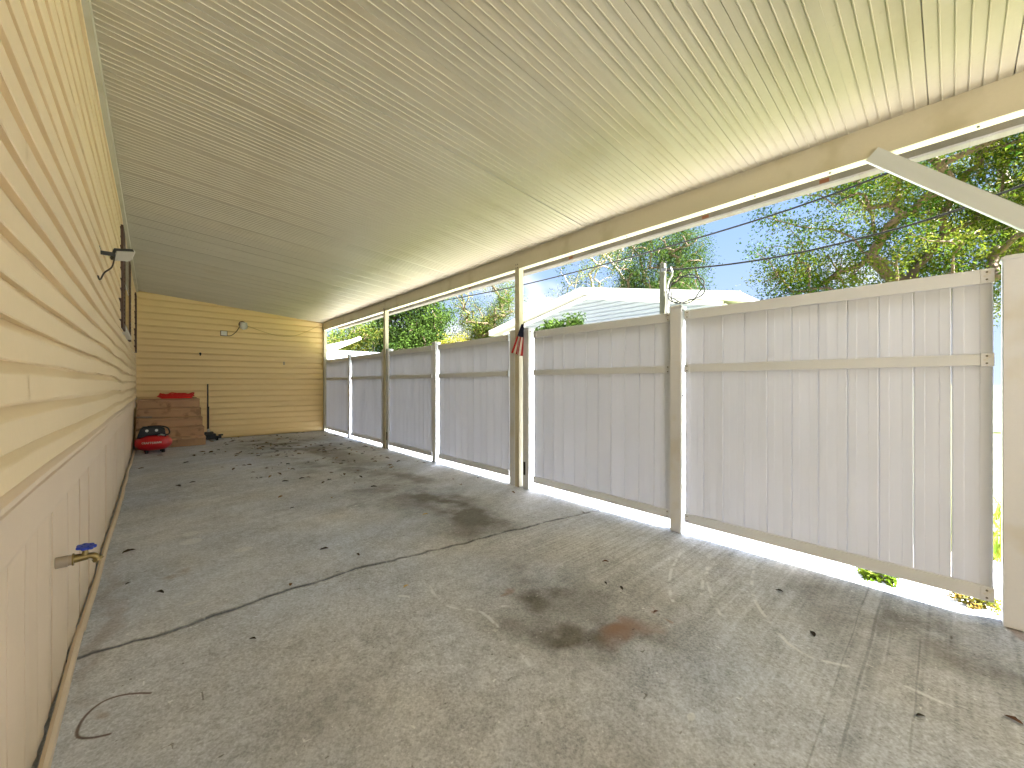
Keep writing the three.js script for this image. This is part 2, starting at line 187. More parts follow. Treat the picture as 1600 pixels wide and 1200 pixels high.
// ---------------------------------------------------------------- mobile home (left wall)
const HX = -0.3;                     // plane of the skirting
{
  const home = thing('mobile_home', 'beige lap-sided mobile home along the left with vertical panel skirting', 'house', HX, 0, 3);
  const at = (row) => (s, y, o) => [HX + 0.004 + o + (fbm(s * 0.5, row * 3.1, 3, 11) - 0.5) * 0.018, y + (fbm(s * 0.42 + 9, row * 0.33, 3, 13) - 0.5) * 0.075 + (fbm(s * 1.6, row * 0.8, 2, 14) - 0.5) * 0.012, -s];
  const h = 0.1143; let row = 0;
  for (let y0 = 1.01; y0 < 3.22; y0 += h, row++) {
    const y1 = Math.min(y0 + h, 3.235), prof = [[0.0, y1 + 0.022], [0.0, y1 - 0.003], [0.021, y0 + h * 0.72], [0.0235, y0 + h * 0.67], [0.0255, y0 + 0.004], [0.023, y0], [0.0, y0 + 0.002]];
    let s = -7.4 - (row % 3) * 0.9; while (s < 11.3) { const e = Math.min(11.3, s + 3.66); const j = (row * 7 + Math.round(s * 3)) % 2 ? 0.0012 : 0;
      const a = at(row); if (e > -7.2) part(home, 'siding_board', sweep(prof.map(p => [p[0] + j, p[1]]), Math.max(s, -7.2), e + (e < 11.3 ? 0.03 : 0), 28, a), M.sidingHouse); s = e; }
  }
  part(home, 'wall', box(HX - 6, HX - 0.03, 0.05, 3.3, -7.2, 11.3), M.sidingHouse);
  part(home, 'roof', box(HX - 6.2, HX - 0.02, 3.3, 3.5, -7.5, 12), M.roofWhite);
  // skirt cap: flat band with a rounded lip under the siding
  const cw = (s, y, o) => [HX + o + (fbm(s * 0.6, 2.2, 3, 15) - 0.5) * 0.01, y + (fbm(s * 0.42 + 9, 0, 3, 13) - 0.5) * 0.05, -s];
  part(home, 'skirt_cap', sweep([[-0.01, 1.04], [0.03, 1.03], [0.044, 1.018], [0.045, 1.004], [0.036, 0.994], [0.004, 0.986], [0.003, 0.972], [0.018, 0.962], [0.026, 0.85], [0.024, 0.836], [-0.02, 0.832]], -7.2, 11.28, 100, cw), M.skirt);
  // vertical vinyl skirting, ribbed panels 0.4 m wide
  const R = rng(5); let k = 0;
  for (let d = -7.2; d < 11.2; d += 0.4, k++) {
    const prof = []; for (let i = 0; i <= 16; i++) { const q = i / 16; prof.push(q); }
    const pos = [], uv = [], idx = []; const off = (R() - 0.5) * 0.006;
    const P = [[0, 0], [0.004, -0.008], [0.016, -0.008], [0.02, 0], [0.098, 0.002], [0.104, -0.006], [0.116, -0.006], [0.122, 0.001], [0.196, 0.003], [0.204, -0.009], [0.216, -0.009], [0.222, 0], [0.298, 0.002], [0.304, -0.006], [0.316, -0.006], [0.322, 0.001], [0.399, 0]];
    for (let i = 0; i + 1 < P.length; i++) for (const q of [P[i], P[i + 1]]) for (const y of [0.018, 0.3, 0.6, 0.85]) { pos.push(HX + q[1] * 2.8 + off + (fbm(d + q[0], y * 2, 2, 17) - 0.5) * 0.006, y + (y < 0.1 ? (vn((d + q[0]) * 9, 3, 4) - 0.3) * 0.03 : 0), -(d + q[0])); uv.push(d + q[0], y); }
    for (let i = 0; i + 1 < P.length; i++) for (let j = 0; j < 3; j++) { const o = i * 8 + j; idx.push(o, o + 4, o + 5, o, o + 5, o + 1); }
    const g = new THREE.BufferGeometry(); g.setAttribute('position', new THREE.Float32BufferAttribute(pos, 3)); g.setAttribute('uv', new THREE.Float32BufferAttribute(uv, 2)); g.setIndex(idx); g.computeVertexNormals();
    part(home, 'skirting_panel', g, M.skirt);
  }
  // bottom rail lying on the slab in front of the skirting
  const rail = (s) => 0.012 * Math.sin(s * 1.3) * vn(s * 0.8, 1, 6) + (s > 6 ? 0.02 * vn(s * 1.5, 2, 6) : 0);
  for (const [a, b] of [[-7.2, 3.05], [3.0, 6.6], [6.55, 10.1]]) part(home, 'bottom_rail', sweep([[0.0, 0.028], [0.012, 0.03], [0.024, 0.022], [0.026, 0.0]], a, b, 60, (s, y, o) => [HX + 0.012 + o + rail(s) + (a > 0 && a < 4 ? 0.004 : 0), floorY(0, s) + y + 0.004 * vn(s * 3, 7, 8), -s]), M.skirt);
  // ceiling edge trim against the wall
  part(home, 'corner_trim', box(HX - 0.02, HX + 0.035, 1.0, 3.2, 11.2, 11.28, 0.004), M.sidingHouse);
  // window with brown louvred shutters
  const win = part(home, 'window', box(HX, HX + 0.04, 1.96, 3.06, 6.72, 7.72, 0.005), M.white);
  part(win, 'pane', box(HX + 0.03, HX + 0.045, 2.03, 2.5, 6.79, 7.65), M.glass); part(win, 'pane', box(HX + 0.03, HX + 0.045, 2.55, 2.99, 6.79, 7.65), M.glass); part(win, 'sill', box(HX, HX + 0.07, 1.92, 1.957, 6.7, 7.74, 0.004), M.white);
  for (const [a, b] of [[6.2, 6.66], [7.78, 8.24], [10.62, 11.06]]) {
    const sh = part(home, 'shutter', [box(HX + 0.01, HX + 0.05, 1.93, 3.08, a, a + 0.05, 0.004), box(HX + 0.01, HX + 0.05, 1.93, 3.08, b - 0.05, b, 0.004), box(HX + 0.01, HX + 0.05, 1.93, 2.0, a + 0.05, b - 0.05, 0.004), box(HX + 0.01, HX + 0.05, 3.01, 3.08, a + 0.05, b - 0.05, 0.004), box(HX + 0.01, HX + 0.022, 2.0, 3.01, a + 0.05, b - 0.05)], M.brown);
    for (let y = 2.02; y < 2.99; y += 0.048) { const g = new THREE.BoxGeometry(0.007, 0.046, b - a - 0.1); g.rotateZ(-0.5); g.translate(HX + 0.035, y + 0.02, -(a + b) / 2); part(sh, 'slat', g, M.brown); }
  }
}

// ---------------------------------------------------------------- shed wall closing the far end
const BD = 11.3;
const roofY = x => 3.235 - 0.0835 * (x + 0.3);
{
  const shed = thing('shed', 'yellow lap-sided shed wall closing the far end of the carport', 'shed', 1.6, 0, BD);
  const h = 0.1375; let row = 0;
  for (let y0 = 0.075; y0 < 3.2; y0 += h, row++) {
    const xr = y0 + 0.02 < roofY(3.42) ? 3.42 : Math.min(3.42, -0.3 + (3.235 - y0 - 0.02) / 0.0835); if (xr < -0.25) continue;
    const prof = [[0.0, y0 + h + 0.01], [0.0, y0 + h - 0.006], [0.022, y0 + h * 0.68], [0.025, y0 + h * 0.63], [0.027, y0 + 0.005], [0.024, y0], [0.0, y0 + 0.002]];
    part(shed, 'siding_board', sweep(prof, 3.42 < xr + 0.001 ? 3.42 : xr, HX, 16, (s, y, o) => [s, Math.min(y + (fbm(s * 0.6, row * 2.3, 2, 18) - 0.5) * 0.008, roofY(s) + 0.03), -(BD - 0.004 - o + (fbm(s * 0.7, row * 1.3, 2, 19) - 0.5) * 0.008)]), M.sidingShed);
  }
  part(shed, 'wall', box(HX, 3.42, 0.02, 2.9, BD + 0.02, BD + 3), M.sidingShed);
  part(shed, 'corner_trim', box(3.4, 3.455, 0.05, 2.86, BD - 0.03, BD + 0.06, 0.004), M.vinylPost);
  part(shed, 'corner_trim', box(HX + 0.005, HX + 0.04, 1.0, 3.2, BD - 0.03, BD - 0.002, 0.004), M.sidingShed);
}

// ---------------------------------------------------------------- carport
{
  const cp = thing('carport', 'white aluminium carport roof with ribbed ceiling, edge beam, gutter and posts', 'carport', 1.7, 0, 3);
  const X0 = HX + 0.02, X1 = 3.82, pan = 0.3085, R = rng(9), variants = [];
  for (let v = 0; v < 5; v++) {      // one pan: six beads of 51 mm, its edge a narrow seam
    const prof = [[0, 0.004], [0.0008, 0]];
    for (let i = 0; i < 6; i++) { const o = i * 0.0512; if (i) prof.push([o - 0.003, 0], [o - 0.002, -0.004], [o + 0.0015, -0.004], [o + 0.0025, 0.0015], [o + 0.005, 0.0015], [o + 0.006, 0]); prof.push([o + 0.025, 0.0012 * (R() - 0.3)]); }
    prof.push([pan - 0.002, 0], [pan - 0.0002, 0.004]);
    const wob = R() * 9; variants.push(sweep(prof, X0, X1, 12, (s, y, o) => [s, roofY(s) + y + (fbm(s * 0.8 + wob, v, 2, 20) - 0.5) * 0.006, -o]));
  }
  const geos = variants.map(g => { const q = g.clone(); q.translate(-1.7, 0, 0); const p = q.attributes.position, uv = q.attributes.uv; for (let i = 0; i < p.count; i++) uv.setXY(i, p.getX(i), p.getZ(i)); return q; });
  // the profile above is swept with (out, y) = (along depth, height)
  const cm = [M.ceil, M.ceil2, M.ceil3]; let k = 0;
  for (let d = -6.7; d < 11.25; d += pan, k++) { const m = local(cp, 'roof_panel', geos[k % 5], cm[Math.floor(R() * 3)]); m.position.set(0, (R() - 0.5) * 0.003, 3 - d); m.rotation.x = (R() - 0.5) * 0.003; }
  const skin = box(HX - 0.02, 3.86, 0, 0.05, -6.75, 11.35); { const p = skin.attributes.position; for (let i = 0; i < p.count; i++) p.setY(i, p.getY(i) + roofY(p.getX(i)) + 0.022); skin.computeVertexNormals(); } part(cp, 'roof_skin', skin, M.roofWhite);
  const bx = 3.36, by1 = roofY(bx), by0 = 2.735;
  part(cp, 'beam', metreUV(merge([box(bx, bx + 0.075, by0, by1 + 0.02, -6.7, BD - 0.01, 0.006), box(bx - 0.004, bx + 0.08, by0 - 0.006, by0 + 0.012, -6.7, BD - 0.012)])), M.alu);
  const gut = [[3.80, roofY(3.8) + 0.01], [3.80, 2.832], [3.812, 2.822], [3.9, 2.825], [3.93, 2.87], [3.93, 2.95]];
  const gg = sweep(gut, -6.75, BD + 0.1, 120, (s, y, o) => [o, y + (fbm(s * 0.9, 1, 3, 22) - 0.5) * 0.012, -s]); part(cp, 'gutter', gg, M.fascia);
  part(cp, 'wall_channel', metreUV(sweep([[0.0, -0.035], [0.004, -0.04], [0.05, -0.036], [0.054, -0.003]].map(p => [p[0], p[1]]), -6.7, BD - 0.02, 40, (s, y, o) => [HX + 0.012 + o, roofY(HX) + y + (fbm(s * 0.5, 8, 2, 24) - 0.5) * 0.01, -s]).toNonIndexed()), M.alu);
  for (const d of [3.625, 7.46, 11.2, -0.56, -4.4, -6.6]) { const p = part(cp, 'post', box(bx - 0.003, bx + 0.073, floorY(3.4, d) + 0.003, by0 + 0.09, d - 0.038, d + 0.038, 0.004), M.alu);
    for (const y of [2.745, 2.785]) { const b = cyl(0.007, 0.007, 0.008, 8); b.rotateZ(Math.PI / 2); b.translate(bx - 0.006, y, -d - 0.015); part(p, 'bolt', b, M.screw); const c = cyl(0.007, 0.007, 0.008, 8); c.rotateZ(Math.PI / 2); c.translate(bx - 0.006, y, -d + 0.015); part(p, 'bolt', c, M.screw); } }
  { // diagonal knee brace from the beam down to the front post
    const a = new THREE.Vector3(bx - 0.012, 2.745, -0.335), b = new THREE.Vector3(bx - 0.012, 1.86, 0.55), L = a.distanceTo(b);
    const mk = (w, t, ox, oy) => { const g = new RoundedBoxGeometry(t, w, L, 1, 0.003); g.translate(ox, oy, 0); g.lookAt(b.clone().sub(a)); g.translate((a.x + b.x) / 2, (a.y + b.y) / 2, (a.z + b.z) / 2); return g; };
    part(cp, 'brace', [mk(0.082, 0.004, 0, 0), mk(0.004, 0.042, 0.018, -0.041), mk(0.004, 0.042, 0.018, 0.041)], M.braceAlu);
  }
  const bolts = [[1.0, 2.73], [0.55, 2.73], [-0.1, 2.73], [2.1, 2.73]]; for (const [d, y] of bolts) { const b = cyl(0.006, 0.006, 0.008, 8); b.translate(bx + 0.03, y - 0.006, -d); part(cp, 'bolt', b, M.screw); }
  for (const d of [0.62, 1.5, 3.1, 5.2]) part(cp, 'rust_patch', box(3.7985, 3.7995, 2.836, 2.866, d, d + 0.06), M.rust);
}

// ---------------------------------------------------------------- fence: posts and panels
const FX = 3.425;
function fencePost(d, label, plate) {
  const y0 = floorY(3.4, d), t = thing('fence_post', label, 'fence post', FX, y0, d, 'white vinyl fence posts');
  part(t, 'post_body', metreUV(box(FX - 0.05, FX + 0.05, y0 + 0.004, 1.965, d - 0.05, d + 0.05, 0.004)), M.vinylPost);
  part(t, 'cap', metreUV(merge([box(FX - 0.056, FX + 0.056, 1.962, 1.98, d - 0.056, d + 0.056, 0.004), box(FX - 0.045, FX + 0.045, 1.975, 1.988, d - 0.045, d + 0.045, 0.006)])), M.vinylPost);
  if (plate) part(t, 'cutout_plate', box(FX - 0.0535, FX - 0.0495, y0 + 0.17, y0 + 0.33, d + 0.002, d + 0.036), M.blackMetal);  // dark plate stands in for a see-through cutout in the post
  part(t, 'screw', (() => { const g = cyl(0.006, 0.006, 0.006, 8); g.rotateX(Math.PI / 2); g.translate(FX - 0.02, 1.94, -(d - 0.052)); return g; })(), M.screw);
  part(t, 'screw', (() => { const g = cyl(0.006, 0.006, 0.006, 8); g.rotateX(Math.PI / 2); g.translate(FX - 0.02, 1.2, -(d - 0.052)); return g; })(), M.screw);
}
const picketCache = new Map(), pickMats = [M.vinyl, M.vinyl2];
function picketGeo(w, v) { const key = w.toFixed(4) + v; if (picketCache.has(key)) return picketCache.get(key);
  const s = new THREE.Shape(), c = 0.005, t = 0.011, o = [[-w / 2, -t + c], [-w / 2 + c, -t], [-w * 0.2, -t], [-w * 0.18, -t + 0.0012], [w * 0.18, -t + 0.0012], [w * 0.2, -t], [w / 2 - c, -t], [w / 2, -t + c], [w / 2, t], [-w / 2, t]];
  o.forEach((p, i) => i ? s.lineTo(p[1], p[0]) : s.moveTo(p[1], p[0])); s.closePath();
  let g = new THREE.ExtrudeGeometry(s, { depth: 1.72, bevelEnabled: false }); g.rotateX(-Math.PI / 2); g = toCreasedNormals(g, 0.3); metreUV(g); const uv = g.attributes.uv; for (let i = 0; i < uv.count; i++) uv.setX(i, uv.getX(i) + v * 0.37); picketCache.set(key, g); return g; }
function gatePanel(d0, d1, label, skew = 0, y = 0.105) {   // d0 nearer end, d1 farther end
  const L = d1 - d0, t = thing('vinyl_gate', label, 'gate', FX, y, (d0 + d1) / 2, 'white vinyl gates'), R = rng(Math.round(d1 * 100)), n = 11, w = L / n;
  const rail = (y0, y1, n2) => { const g = metreUV(new RoundedBoxGeometry(0.046, y1 - y0, L, 1, 0.003)); g.translate(0, (y0 + y1) / 2 - y, 0); return local(t, n2, g, M.vinylRail); };
  rail(1.855, 1.935, 'top_rail'); rail(1.402, 1.466, 'mid_rail'); rail(0.105, 0.185, 'bottom_rail');
  for (let i = 0; i < n; i++) { const m = local(t, 'picket', picketGeo(w - 0.0012, i % 4), pickMats[R() < 0.5 ? 0 : 1]); m.position.set((R() - 0.5) * 0.003, 0.03, (i + 0.5) * w - L / 2); m.rotation.y = (R() - 0.5) * 0.008; }
  for (const yy of [1.895, 1.434, 0.145]) for (const e of [-1, 1]) { const b = local(t, 'bracket', (() => { const g = new RoundedBoxGeometry(0.052, 0.074, 0.05, 1, 0.003); g.translate(0, yy - y, e * (L / 2 - 0.022)); return g; })(), M.vinylPost);
    for (const q of [-0.02, 0.02]) local(b, 'screw', (() => { const g = cyl(0.005, 0.005, 0.004, 8); g.rotateZ(Math.PI / 2); g.translate(-0.0275, yy - y + q, e * (L / 2 - 0.024)); return g; })(), M.screw); }
  t.rotation.x = skew; return t;
}
const K = 1.0193;
gatePanel(9.50 * 1.006, 11.24, 'farthest vinyl gate, beside the yellow shed wall', 0.002, 0.12);
gatePanel(7.62, 9.30 * 1.006, 'second farthest vinyl gate, just beyond the second carport post', 0, 0.12);
gatePanel(5.74, 7.36, 'third farthest vinyl gate, in front of the dense dark green tree', 0, 0.115);
gatePanel(3.83, 5.53, 'vinyl gate ending at the post with the small flag, on its far side', -0.004, 0.115);
gatePanel(1.675, 3.385, 'vinyl gate under the white gable with two leafy shoots above it', 0.004);
gatePanel(-0.155, 1.545, 'largest and nearest vinyl gate, green weeds under its bottom rail', 0);
gatePanel(-2.1, -0.33, 'unseen vinyl gate added past the nearest big post to shade the slab', 0);  // this and the next two gates are unseen, added to keep sun off the slab
gatePanel(-3.95, -2.2, 'unseen vinyl gate added two bays behind the viewer to block sun', 0);
gatePanel(-5.8, -4.05, 'unseen vinyl gate added three bays behind the viewer to block sun', 0);
fencePost(11.245, 'slim vinyl fence post against the yellow shed wall', false);
fencePost(9.45, 'vinyl fence post between the two farthest panels', false);
fencePost(7.555, 'vinyl fence post on the far side of the second carport post', false);
fencePost(7.37, 'vinyl fence post on the near side of the second carport post', true);
fencePost(5.635, 'single vinyl fence post in front of the yellow-green shrub', false);
fencePost(3.735, 'vinyl fence post just behind the hanging flag', false);
fencePost(3.49, 'vinyl fence post the small flag hangs from, dark plate for a cutout near its foot', true);
fencePost(1.612, 'vinyl fence post left of the nearest big panel, under the cable coil', false);
fencePost(-0.235, 'biggest vinyl fence post cut off by the right picture edge', false);
fencePost(-2.15, 'first unseen fence post behind the viewer, added with the shading gates', false);  // unseen posts from here on, added along with the sun-blocking gates
fencePost(-4.0, 'second unseen fence post behind the viewer, added with the shading gates', false);
fencePost(-5.86, 'third unseen fence post behind the viewer, added with the shading gates', false);

// ---------------------------------------------------------------- things at the far end
const font = await new FontLoader().loadAsync('fonts/droid/droid_sans_bold.typeface.json');
{ // precast steps
  const y0 = floorY(0, 10.4) , t = thing('precast_steps', 'brown precast concrete steps against the shed wall', 'steps', 0.24, y0, 10.75);
  const n = 5, rise = 0.188, run = 0.195, d0 = 10.28;
  for (let i = 0; i < n; i++) { const xr = 0.8 - i * 0.012, a = d0 + i * run, g = metreUV(merge([box(-0.262 + i * 0.004, xr, y0 + i * rise + 0.002, y0 + (i + 1) * rise - 0.04, a + 0.045, BD - 0.03, 0.006), box(-0.262 + i * 0.004, xr + 0.004, y0 + (i + 1) * rise - 0.055, y0 + (i + 1) * rise, a, BD - 0.03, 0.026)]));
    part(t, 'step', g, M.step); }
  const yT = y0 + n * rise;
  const hose = thing('air_hose', 'coiled red air hose lying on the top step', 'hose', 0.36, yT, 11.05); const R = rng(31), pts = [];
  for (let i = 0; i < 150; i++) { const a = i / 150 * Math.PI * 2 * 9, r = 0.17 + 0.05 * vn(i * 0.13, 1, 3) + 0.02 * (R() - 0.5); pts.push([0.36 + Math.cos(a) * r * 1.35, yT + 0.014 + 0.12 * (i / 150) * (0.6 + 0.4 * R()), 11.07 + Math.sin(a) * r * 0.72]); }
  part(hose, 'coil', tube(pts, 0.012, 700, 6), M.redHose); part(hose, 'fitting', tube([[0.62, yT + 0.018, 10.97], [0.69, yT + 0.016, 10.95]], 0.009, 4, 6), M.brass);
  const st = thing('wooden_stick', 'short pale stick lying on a middle step by the house', 'stick', -0.2, y0 + 3 * rise, 10.85); part(st, 'shaft', tube([[-0.25, y0 + 3 * rise + 0.018, 10.92], [-0.12, y0 + 3 * rise + 0.02, 10.84], [-0.03, y0 + 3 * rise + 0.018, 10.8]], 0.018, 8, 7), M.pipe);
}
{ // pancake compressor
  const cx = 0.0, cd = 9.86, y0 = floorY(0, cd), t = thing('air_compressor', 'red pancake air compressor with black shroud in front of the steps', 'compressor', cx, y0, cd);
  const lat = pts => { const g = new THREE.LatheGeometry(pts.map(p => new THREE.Vector2(p[0], p[1])), 40); g.translate(cx, y0, -cd); return g; };
  part(t, 'tank', lat([[0, 0.04], [0.1, 0.043], [0.18, 0.06], [0.235, 0.095], [0.26, 0.14], [0.264, 0.185], [0.253, 0.235], [0.215, 0.28], [0.14, 0.315], [0, 0.33]]), M.red);
  part(t, 'weld_seam', lat([[0.262, 0.165], [0.267, 0.168], [0.267, 0.174], [0.262, 0.178]]), M.red);
  const sh = new THREE.Shape(); [[-0.2, 0], [-0.165, 0.12], [-0.13, 0.17], [0.11, 0.17], [0.15, 0.13], [0.17, 0]].forEach((p, i) => i ? sh.lineTo(...p) : sh.moveTo(...p));
  const sg = new THREE.ExtrudeGeometry(sh, { depth: 0.2, bevelEnabled: true, bevelSize: 0.015, bevelThickness: 0.015, bevelSegments: 3 }); sg.translate(cx - 0.01, y0 + 0.29, -cd - 0.1);
  const shroud = part(t, 'shroud', sg, M.black);
  for (const x of [-0.09, 0.04]) { const g = cyl(0.022, 0.022, 0.02, 16); g.rotateX(Math.PI / 2); g.translate(cx + x, y0 + 0.41, -cd + 0.122); part(shroud, 'gauge', g, M.steel); }
  for (let i = 0; i < 5; i++) part(shroud, 'vent', box(cx - 0.1, cx + 0.08, y0 + 0.325 + i * 0.013, y0 + 0.331 + i * 0.013, cd - 0.122, cd - 0.114), M.dark);
  part(t, 'handle', tube([[cx + 0.13, y0 + 0.31, cd - 0.06], [cx + 0.215, y0 + 0.33, cd - 0.06], [cx + 0.2, y0 + 0.43, cd - 0.06], [cx + 0.12, y0 + 0.475, cd - 0.05], [cx - 0.08, y0 + 0.478, cd]], 0.012, 30, 8), M.black);
  for (const a of [0.6, 2.2, 4.0, 5.5]) { const g = cyl(0.022, 0.026, 0.06, 12); g.translate(cx + Math.cos(a) * 0.16, y0 + 0.03, -cd + Math.sin(a) * 0.16); part(t, 'foot', g, M.black); }
  part(t, 'valve', tube([[cx + 0.06, y0 + 0.315, cd - 0.15], [cx + 0.1, y0 + 0.33, cd - 0.16], [cx + 0.15, y0 + 0.315, cd - 0.15]], 0.014, 12, 8), M.steel);
  const tg = new TextGeometry('CRAFTSMAN', { font, size: 0.034, depth: 0.003, curveSegments: 3 }); tg.computeBoundingBox(); const w = tg.boundingBox.max.x; const p = tg.attributes.position;
  for (let i = 0; i < p.count; i++) { const a = (p.getX(i) - w / 2) / 0.262 - 0.12, r = 0.262 + 0.004 + p.getZ(i) - 0.5 * Math.max(0, p.getY(i) - 0.01) * 0.4; p.setXYZ(i, cx + Math.sin(a) * r, y0 + 0.185 + p.getY(i), -cd + Math.cos(a) * r); } tg.computeVertexNormals();
  part(t, 'lettering', tg, M.white);
}
{ // trolley jack with upright handle
  const cx = 0.93, cd = 11.0, y0 = floorY(1, cd), t = thing('floor_jack', 'black floor jack with upright handle against the shed wall', 'jack', cx, y0, cd);
  part(t, 'chassis', [box(cx - 0.14, cx + 0.1, y0 + 0.03, y0 + 0.15, cd - 0.06, cd + 0.14, 0.012), box(cx - 0.1, cx + 0.06, y0 + 0.14, y0 + 0.19, cd - 0.03, cd + 0.1, 0.012)], M.blackMetal);
  for (const [x, dd, r] of [[-0.13, -0.05, 0.045], [0.12, -0.05, 0.045], [0.12, 0.12, 0.04], [-0.13, 0.12, 0.04]]) { const g = cyl(r, r, 0.035, 18); g.rotateZ(Math.PI / 2); g.translate(cx + x, y0 + r, -(cd + dd)); part(t, 'wheel', g, M.black); }
  part(t, 'saddle', [box(cx + 0.1, cx + 0.2, y0 + 0.04, y0 + 0.09, cd - 0.04, cd + 0.06, 0.01), (() => { const g = cyl(0.045, 0.045, 0.03, 14); g.translate(cx + 0.19, y0 + 0.11, -cd); return g; })()], M.blackMetal);
  { const g = cyl(0.018, 0.035, 0.08, 12); g.translate(cx - 0.03, y0 + 0.22, -cd - 0.03); part(t, 'socket', g, M.steel); }
  { const a = cyl(0.021, 0.021, 0.5, 10); a.translate(cx - 0.035, y0 + 0.5, -cd - 0.04); part(t, 'grip', a, M.black); const b = cyl(0.014, 0.014, 0.52, 10); b.translate(cx - 0.04, y0 + 0.99, -cd - 0.045); part(t, 'handle', b, M.black); }
}
{ // lamp, box and cords on the shed wall
  const t = thing('wall_lamp', 'round jelly-jar wall lamp high on the yellow shed wall', 'lamp', 1.56, 2.6, BD - 0.03);
  { const g = cyl(0.075, 0.075, 0.05, 24); g.rotateX(Math.PI / 2); g.translate(1.56, 2.71, -(BD - 0.045)); part(t, 'base', g, M.brown); }
  { const g = new THREE.SphereGeometry(0.082, 24, 16); g.scale(1, 0.95, 0.85); g.translate(1.575, 2.66, -(BD - 0.12)); part(t, 'globe', g, M.white); } { const g = cyl(0.07, 0.078, 0.04, 24); g.translate(1.575, 2.725, -(BD - 0.11)); part(t, 'collar', g, M.white); }
  const j = thing('junction_box', 'small white junction box left of the wall lamp', 'junction box', 1.21, 2.42, BD - 0.03);
  part(j, 'housing', box(1.14, 1.27, 2.41, 2.53, BD - 0.05, BD - 0.016, 0.006), M.brown); part(j, 'cover', box(1.15, 1.262, 2.42, 2.522, BD - 0.058, BD - 0.051, 0.003), M.white);
  const c = part(scene, 'power_cord', tube([[1.24, 2.415, BD - 0.035], [1.34, 2.43, BD - 0.035], [1.44, 2.53, BD - 0.035], [1.51, 2.66, BD - 0.035]], 0.008, 20, 6), M.cordDark); tag(c, 'short dark cord between the junction box and wall lamp', 'cord');
  const c2 = part(scene, 'power_cord', tube([[1.63, 2.69, BD - 0.035], [1.82, 2.63, BD - 0.035], [2.1, 2.545, BD - 0.035], [2.36, 2.5, BD - 0.035], [2.66, 2.53, BD - 0.035], [2.95, 2.66, BD - 0.035], [3.2, 2.81, BD - 0.035], [3.33, 2.87, BD - 0.04]], 0.006, 60, 6), M.cord); tag(c2, 'thin tan cord sagging from the wall lamp to the beam', 'cord');
  const hk = part(scene, 'wall_hook', [tube([[0.775, 1.99, BD - 0.02], [0.775, 1.99, BD - 0.06], [0.775, 1.96, BD - 0.075], [0.775, 1.94, BD - 0.055]], 0.012, 14, 6), box(0.755, 0.795, 1.96, 2.01, BD - 0.026, BD - 0.016, 0.003)], M.dark); tag(hk, 'small dark hook on the yellow wall above the jack', 'hook');
  const cl = part(scene, 'wall_clip', [box(2.42, 2.455, 1.78, 1.86, BD - 0.04, BD - 0.018, 0.004), box(2.43, 2.445, 1.86, 1.95, BD - 0.028, BD - 0.018, 0.003)], M.pipe); tag(cl, 'pale plastic clip on the right half of the yellow wall', 'clip');
}
{ // flood light on the house wall
  const d = 3.9, y = 2.2, t = thing('flood_light', 'flat floodlight on a short arm on the house siding', 'floodlight', HX + 0.02, y, d);
  part(t, 'arm', [box(HX + 0.015, HX + 0.03, y - 0.035, y + 0.035, d - 0.05, d + 0.04, 0.003), box(HX + 0.025, HX + 0.105, y - 0.012, y + 0.012, d - 0.012, d + 0.012, 0.003)], M.blackMetal);
  const head = new THREE.Group(); head.name = 'head'; head.position.set(0.115, 0.015, -0.03); head.rotation.set(-0.6, 0.25, 0.45); t.add(head);
  head.scale.setScalar(0.85); local(head, 'housing', new RoundedBoxGeometry(0.13, 0.028, 0.12, 2, 0.008), M.blackMetal); { const g = new RoundedBoxGeometry(0.12, 0.012, 0.11, 2, 0.004); g.translate(0.004, -0.016, 0.0); local(head, 'lens', g, std('#b5ad9c', 0.4)); } { const g = new RoundedBoxGeometry(0.015, 0.026, 0.1, 1, 0.003); g.translate(0.064, -0.002, 0.004); local(head, 'front_edge', g, M.white); }
  const c = part(scene, 'lamp_cable', tube([[HX + 0.1, y - 0.01, d], [HX + 0.085, y - 0.09, d + 0.0], [HX + 0.05, y - 0.14, d - 0.02], [HX + 0.03, y - 0.19, d - 0.02], [HX + 0.02, y - 0.15, d - 0.1]], 0.005, 30, 6), M.cordDark); tag(c, 'dark cable hanging from the floodlight into the siding', 'cable');
}
